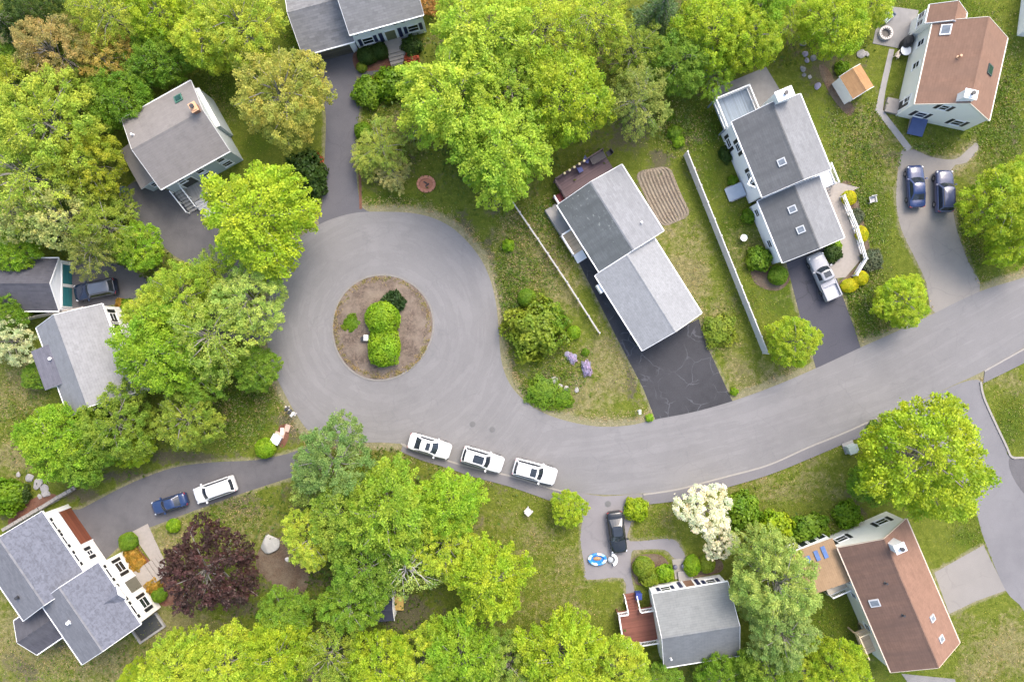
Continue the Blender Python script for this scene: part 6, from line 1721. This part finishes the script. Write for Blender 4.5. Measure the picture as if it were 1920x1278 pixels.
tree(775,255,30,'airy',(.16,.20,.04),'dull thin tree at the foot of the large lime tree',.5,Y_)
bush(1265,248,13,'loose','grn','low shrub behind the tilled garden bed',None,zs=.8); bush(1272,265,11,'loose','bright','small bright shrub at the upper end of the white panel fence',None,zs=.8); bush(1252,215,11,'loose','mid','small green shrub in the back lawn of the ranch house',None,zs=.8)
bush(1218,783,7,'loose','tips','tiny bright shrub at the left corner of the black driveway',None,zs=1); bush(1377,734,7,'loose','bright','tiny green shrub at the right corner of the black driveway',None,zs=1)
bush(1350,620,28,'sprawl','olive','thin grassy shrub between the garage and white fence',None,zs=.5); bush(1098,660,7,'loose','mid','tiny green shrub above the purple flowers',None,zs=.8)
bush(1580,128,13,'loose','mid','green shrub left of the garden shed',None,zs=.9); bush(1100,690,14,'sprawl','violet','purple flowering clump in the flower bed',None,.6,.2,zs=.6,cat='flowers',name='flower_clump'); bush(1072,672,10,'sprawl','violet','small lavender clump at the upper end of the flower bed',None,.7,.6,zs=.5,cat='flowers',name='flower_clump')
bush(1018,735,28,'sprawl','grn','low green plants at the lower left of the flower bed',None,zs=.4); bush(1055,748,18,'sprawl','mid','low dark plants below the flower bed stones',None,zs=.4)
bush(225,568,9,'loose','gold','rusty shrub at the corner of the left house',None,zs=.9); bush(238,572,12,'loose','mid','dark green shrub beside the rusty one at the house corner',None,zs=.9)
bush(402,375,12,'loose','mid','green shrub beside the grey steps of the taupe house',None,zs=.8)
bush(1640,800-0,12,'loose','grn','green shrub at the sidewalk edge under the big corner tree',None,zs=.7)

# ------------------------------------------------------------------ ground cover nobody could count
def scatter(name, spots, n, leaf, zmax, c, seed, avoid_trees=False, lay=.9):
    rng = np.random.default_rng(seed); X=[];Y=[];Rn=[]
    tot = sum(s[2]*s[3]*s[4] for s in spots)
    for px, py, rx, ry, a in spots:
        m = int(n*rx*ry*a/tot); q = rng.normal(0, .6, (m,2)); X.append(px+q[:,0]*rx); Y.append(py+q[:,1]*ry); 
    X = np.concatenate(X); Y = np.concatenate(Y)
    # break into tufts
    X, Y = X+seed*311.0, Y+seed*173.0
    g = np.sin(X*.21+2*np.sin(Y*.13))*np.sin(Y*.19+2*np.sin(X*.11)) + .5*np.sin(X*.53+Y*.31)*np.sin(Y*.47-X*.23); keep = g > rng.uniform(-.7,.6,len(X)); X, Y = X-seed*311.0, Y-seed*173.0
    dv, tv = blobs(X, Y, BL['dry']), blobs(X, Y, BL['dirt'])
    if seed == 11: keep &= rng.random(len(X)) < .25 + .75*dv
    elif name != 'undergrowth' and name != 'dry_grass': keep &= rng.random(len(X)) > np.maximum(.93*dv, .9*tv)
    bad = inpoly(X, Y, [(p.x,p.y) for p in roadsp])
    for poly in HARD + [WALK_E_IN+WALK_E_OUT[::-1], WALK_W_IN+WALK_W_OUT[::-1], WALK_F_IN+WALK_F_OUT[::-1]]: bad |= inpoly(X, Y, poly)
    bad |= polydist(X, Y, [(p.x,p.y) for p in roadsp]) < 7
    if seed == 9: bad = ((X-717)/92)**2 + ((Y-613)/96)**2 > 1
    k = keep & ~bad; X, Y = X[k], Y[k]; m = len(X)
    z = rng.uniform(.02, 1, m)**2*zmax
    C = np.stack([(X-960)/S, -(Y-639)/S, z+.02], 1)
    N = np.array([0,0,lay]) + rng.normal(0,.5,(m,3)); T = rng.normal(0,1,(m,3))
    V, r_ = leaf_quads(C, N, T, leaf*rng.uniform(.6,1.5,m), np.clip(rng.normal(.5,.25,m),0,1), .55)
    o = bpy.data.objects.new(name, leaf_mesh(name, V, r_, [MT['leaf']])); COL.objects.link(o); o.color = c+(1,)
    return tag(o, kind='stuff')
WEED = [(965,470,35,70,1),(950,560,22,60,1),(985,520,50,50,.7),(1020,480,40,50,.4),(1015,735,45,35,1),(1060,690,50,40,.5),(440,780,60,50,1),(480,720,30,40,1),(1600,420,45,110,.5),(1620,560,40,60,.6),(1660,620,60,25,.5),(1330,620,40,40,.6),
        (1870,180,60,120,.5),(1700,300,60,20,.4),(1640,250,40,60,.4),(1280,240,60,50,.6),(730,260,60,60,.5),(440,960,60,40,.5),(130,1240,120,40,.35),(40,760,50,80,.4),(1740,280,40,16,.6),(1590,260,40,50,.5),(1020,410,60,40,.5),(1830,430,30,60,.4),(1540,1000,60,30,.5)]
scatter('weeds', WEED, 42000, .17, .30, (.13,.205,.018), 3)
LAWN = [(400,190,70,80,1),(560,60,40,60,1),(735,380,60,14,1),(1180,640,60,110,.8),(1300,560,40,160,.9),(1400,500,50,180,.8),(1620,430,60,160,.9),(1860,260,60,130,.9),(1760,20,110,30,1),(1000,1000,90,80,1),(1050,1110,100,80,1),(960,1140,50,60,1),(1230,990,60,50,1),(1440,920,110,40,1),(1530,1180,70,70,1),(1860,1230,90,70,1),(1830,990,40,50,1),(1900,780,50,60,1),(330,1010,70,50,.8),(300,1190,120,60,.8),(60,1220,110,60,.8),(30,780,50,90,.9),(1060,450,60,90,.8),(1820,470,40,80,.9)]
scatter('grass', LAWN, 80000, .12, .10, (.20,.235,.036), 4, lay=.7)
DRYRIM = [(717+87*math.cos(a_), 613+91*math.sin(a_), 9, 9, 1) for a_ in [6.283*i/26 for i in range(26)]]
VERGE = []
for i_ in range(2, len(roadsp)-2, 2):
    p_ = roadsp[i_]; t_ = (roadsp[i_+1]-roadsp[i_-1]).normalized(); VERGE.append((p_.x+t_.y*15, p_.y-t_.x*15, 12, 12, 1)); VERGE.append((p_.x-t_.y*15, p_.y+t_.x*15, 12, 12, 1))
FOREST = [(100,110,130,120,1),(280,90,150,90,1),(80,320,120,130,1),(170,450,120,50,1),(320,560,120,70,1),(340,690,130,80,1),(180,820,120,60,1),(950,150,170,160,1),(1180,110,150,90,1),(1390,60,170,60,1),(700,960,170,110,1),(640,1130,150,90,1),(800,1240,500,45,1),(1450,1120,60,110,1),(900,300,80,60,.6),(1560,40,70,50,.6)]
scatter('undergrowth', FOREST, 52000, .34, 1.5, (.085,.135,.022), 5)
scatter('dry_grass', DRYRIM, 26000, .12, .16, (.30,.25,.12), 9)
scatter('dry_grass', LAWN+WEED, 60000, .12, .10, (.38,.31,.16), 11, lay=.7)
scatter('weeds', LAWN, 30000, .15, .18, (.15,.215,.025), 13)
scatter('dry_grass', VERGE, 60000, .11, .07, (.42,.34,.21), 17)
scatter('weeds', WEED, 34000, .15, .25, (.20,.24,.085), 19)
scatter('weeds', WEED, 22000, .22, .45, (.095,.155,.018), 23)
scatter('dry_grass', WEED, 26000, .14, .2, (.38,.32,.18), 29)
# ------------------------------------------------------------------ camera and daylight
cam = bpy.data.cameras.new('camera'); cam.sensor_width = 36; cam.lens = 36*H/(1920/S); cam.clip_end = 3000
co = bpy.data.objects.new('camera', cam); co.location = (0,0,H); COL.objects.link(co); SC.camera = co
wd = bpy.data.worlds.new('World'); SC.world = wd; wd.use_nodes = True
nt = wd.node_tree; bg = nt.nodes['Background']
sky = nt.nodes.new('ShaderNodeTexSky'); sky.sky_type = 'NISHITA'; sky.sun_disc = False
EL, AZ = 52, 28          # sun height, degrees east of photo-up
sky.sun_elevation = R(EL); sky.sun_rotation = R(AZ); sky.air_density = 1.0; sky.dust_density = 4.0; sky.ozone_density = .6
nt.links.new(sky.outputs[0], bg.inputs[0]); bg.inputs[1].default_value = .15
sun = bpy.data.lights.new('sun', 'SUN'); sun.energy = .75; sun.angle = R(26); sun.color = (1,.96,.90)
so = bpy.data.objects.new('sun', sun); COL.objects.link(so)
d = Vector((math.sin(R(AZ))*math.cos(R(EL)), math.cos(R(AZ))*math.cos(R(EL)), math.sin(R(EL))))
so.rotation_euler = d.to_track_quat('Z', 'Y').to_euler()
SC.view_settings.view_transform = 'Standard'; SC.view_settings.look = 'None'; SC.view_settings.exposure = EXPOSURE if 'EXPOSURE' in globals() else 1.55
SC.view_settings.gamma = 1.0
SC.render.engine = 'CYCLES'
SC.cycles.max_bounces = 6; SC.cycles.diffuse_bounces = 3; SC.cycles.transmission_bounces = 3; SC.cycles.glossy_bounces = 2
SC.cycles.use_denoising = True
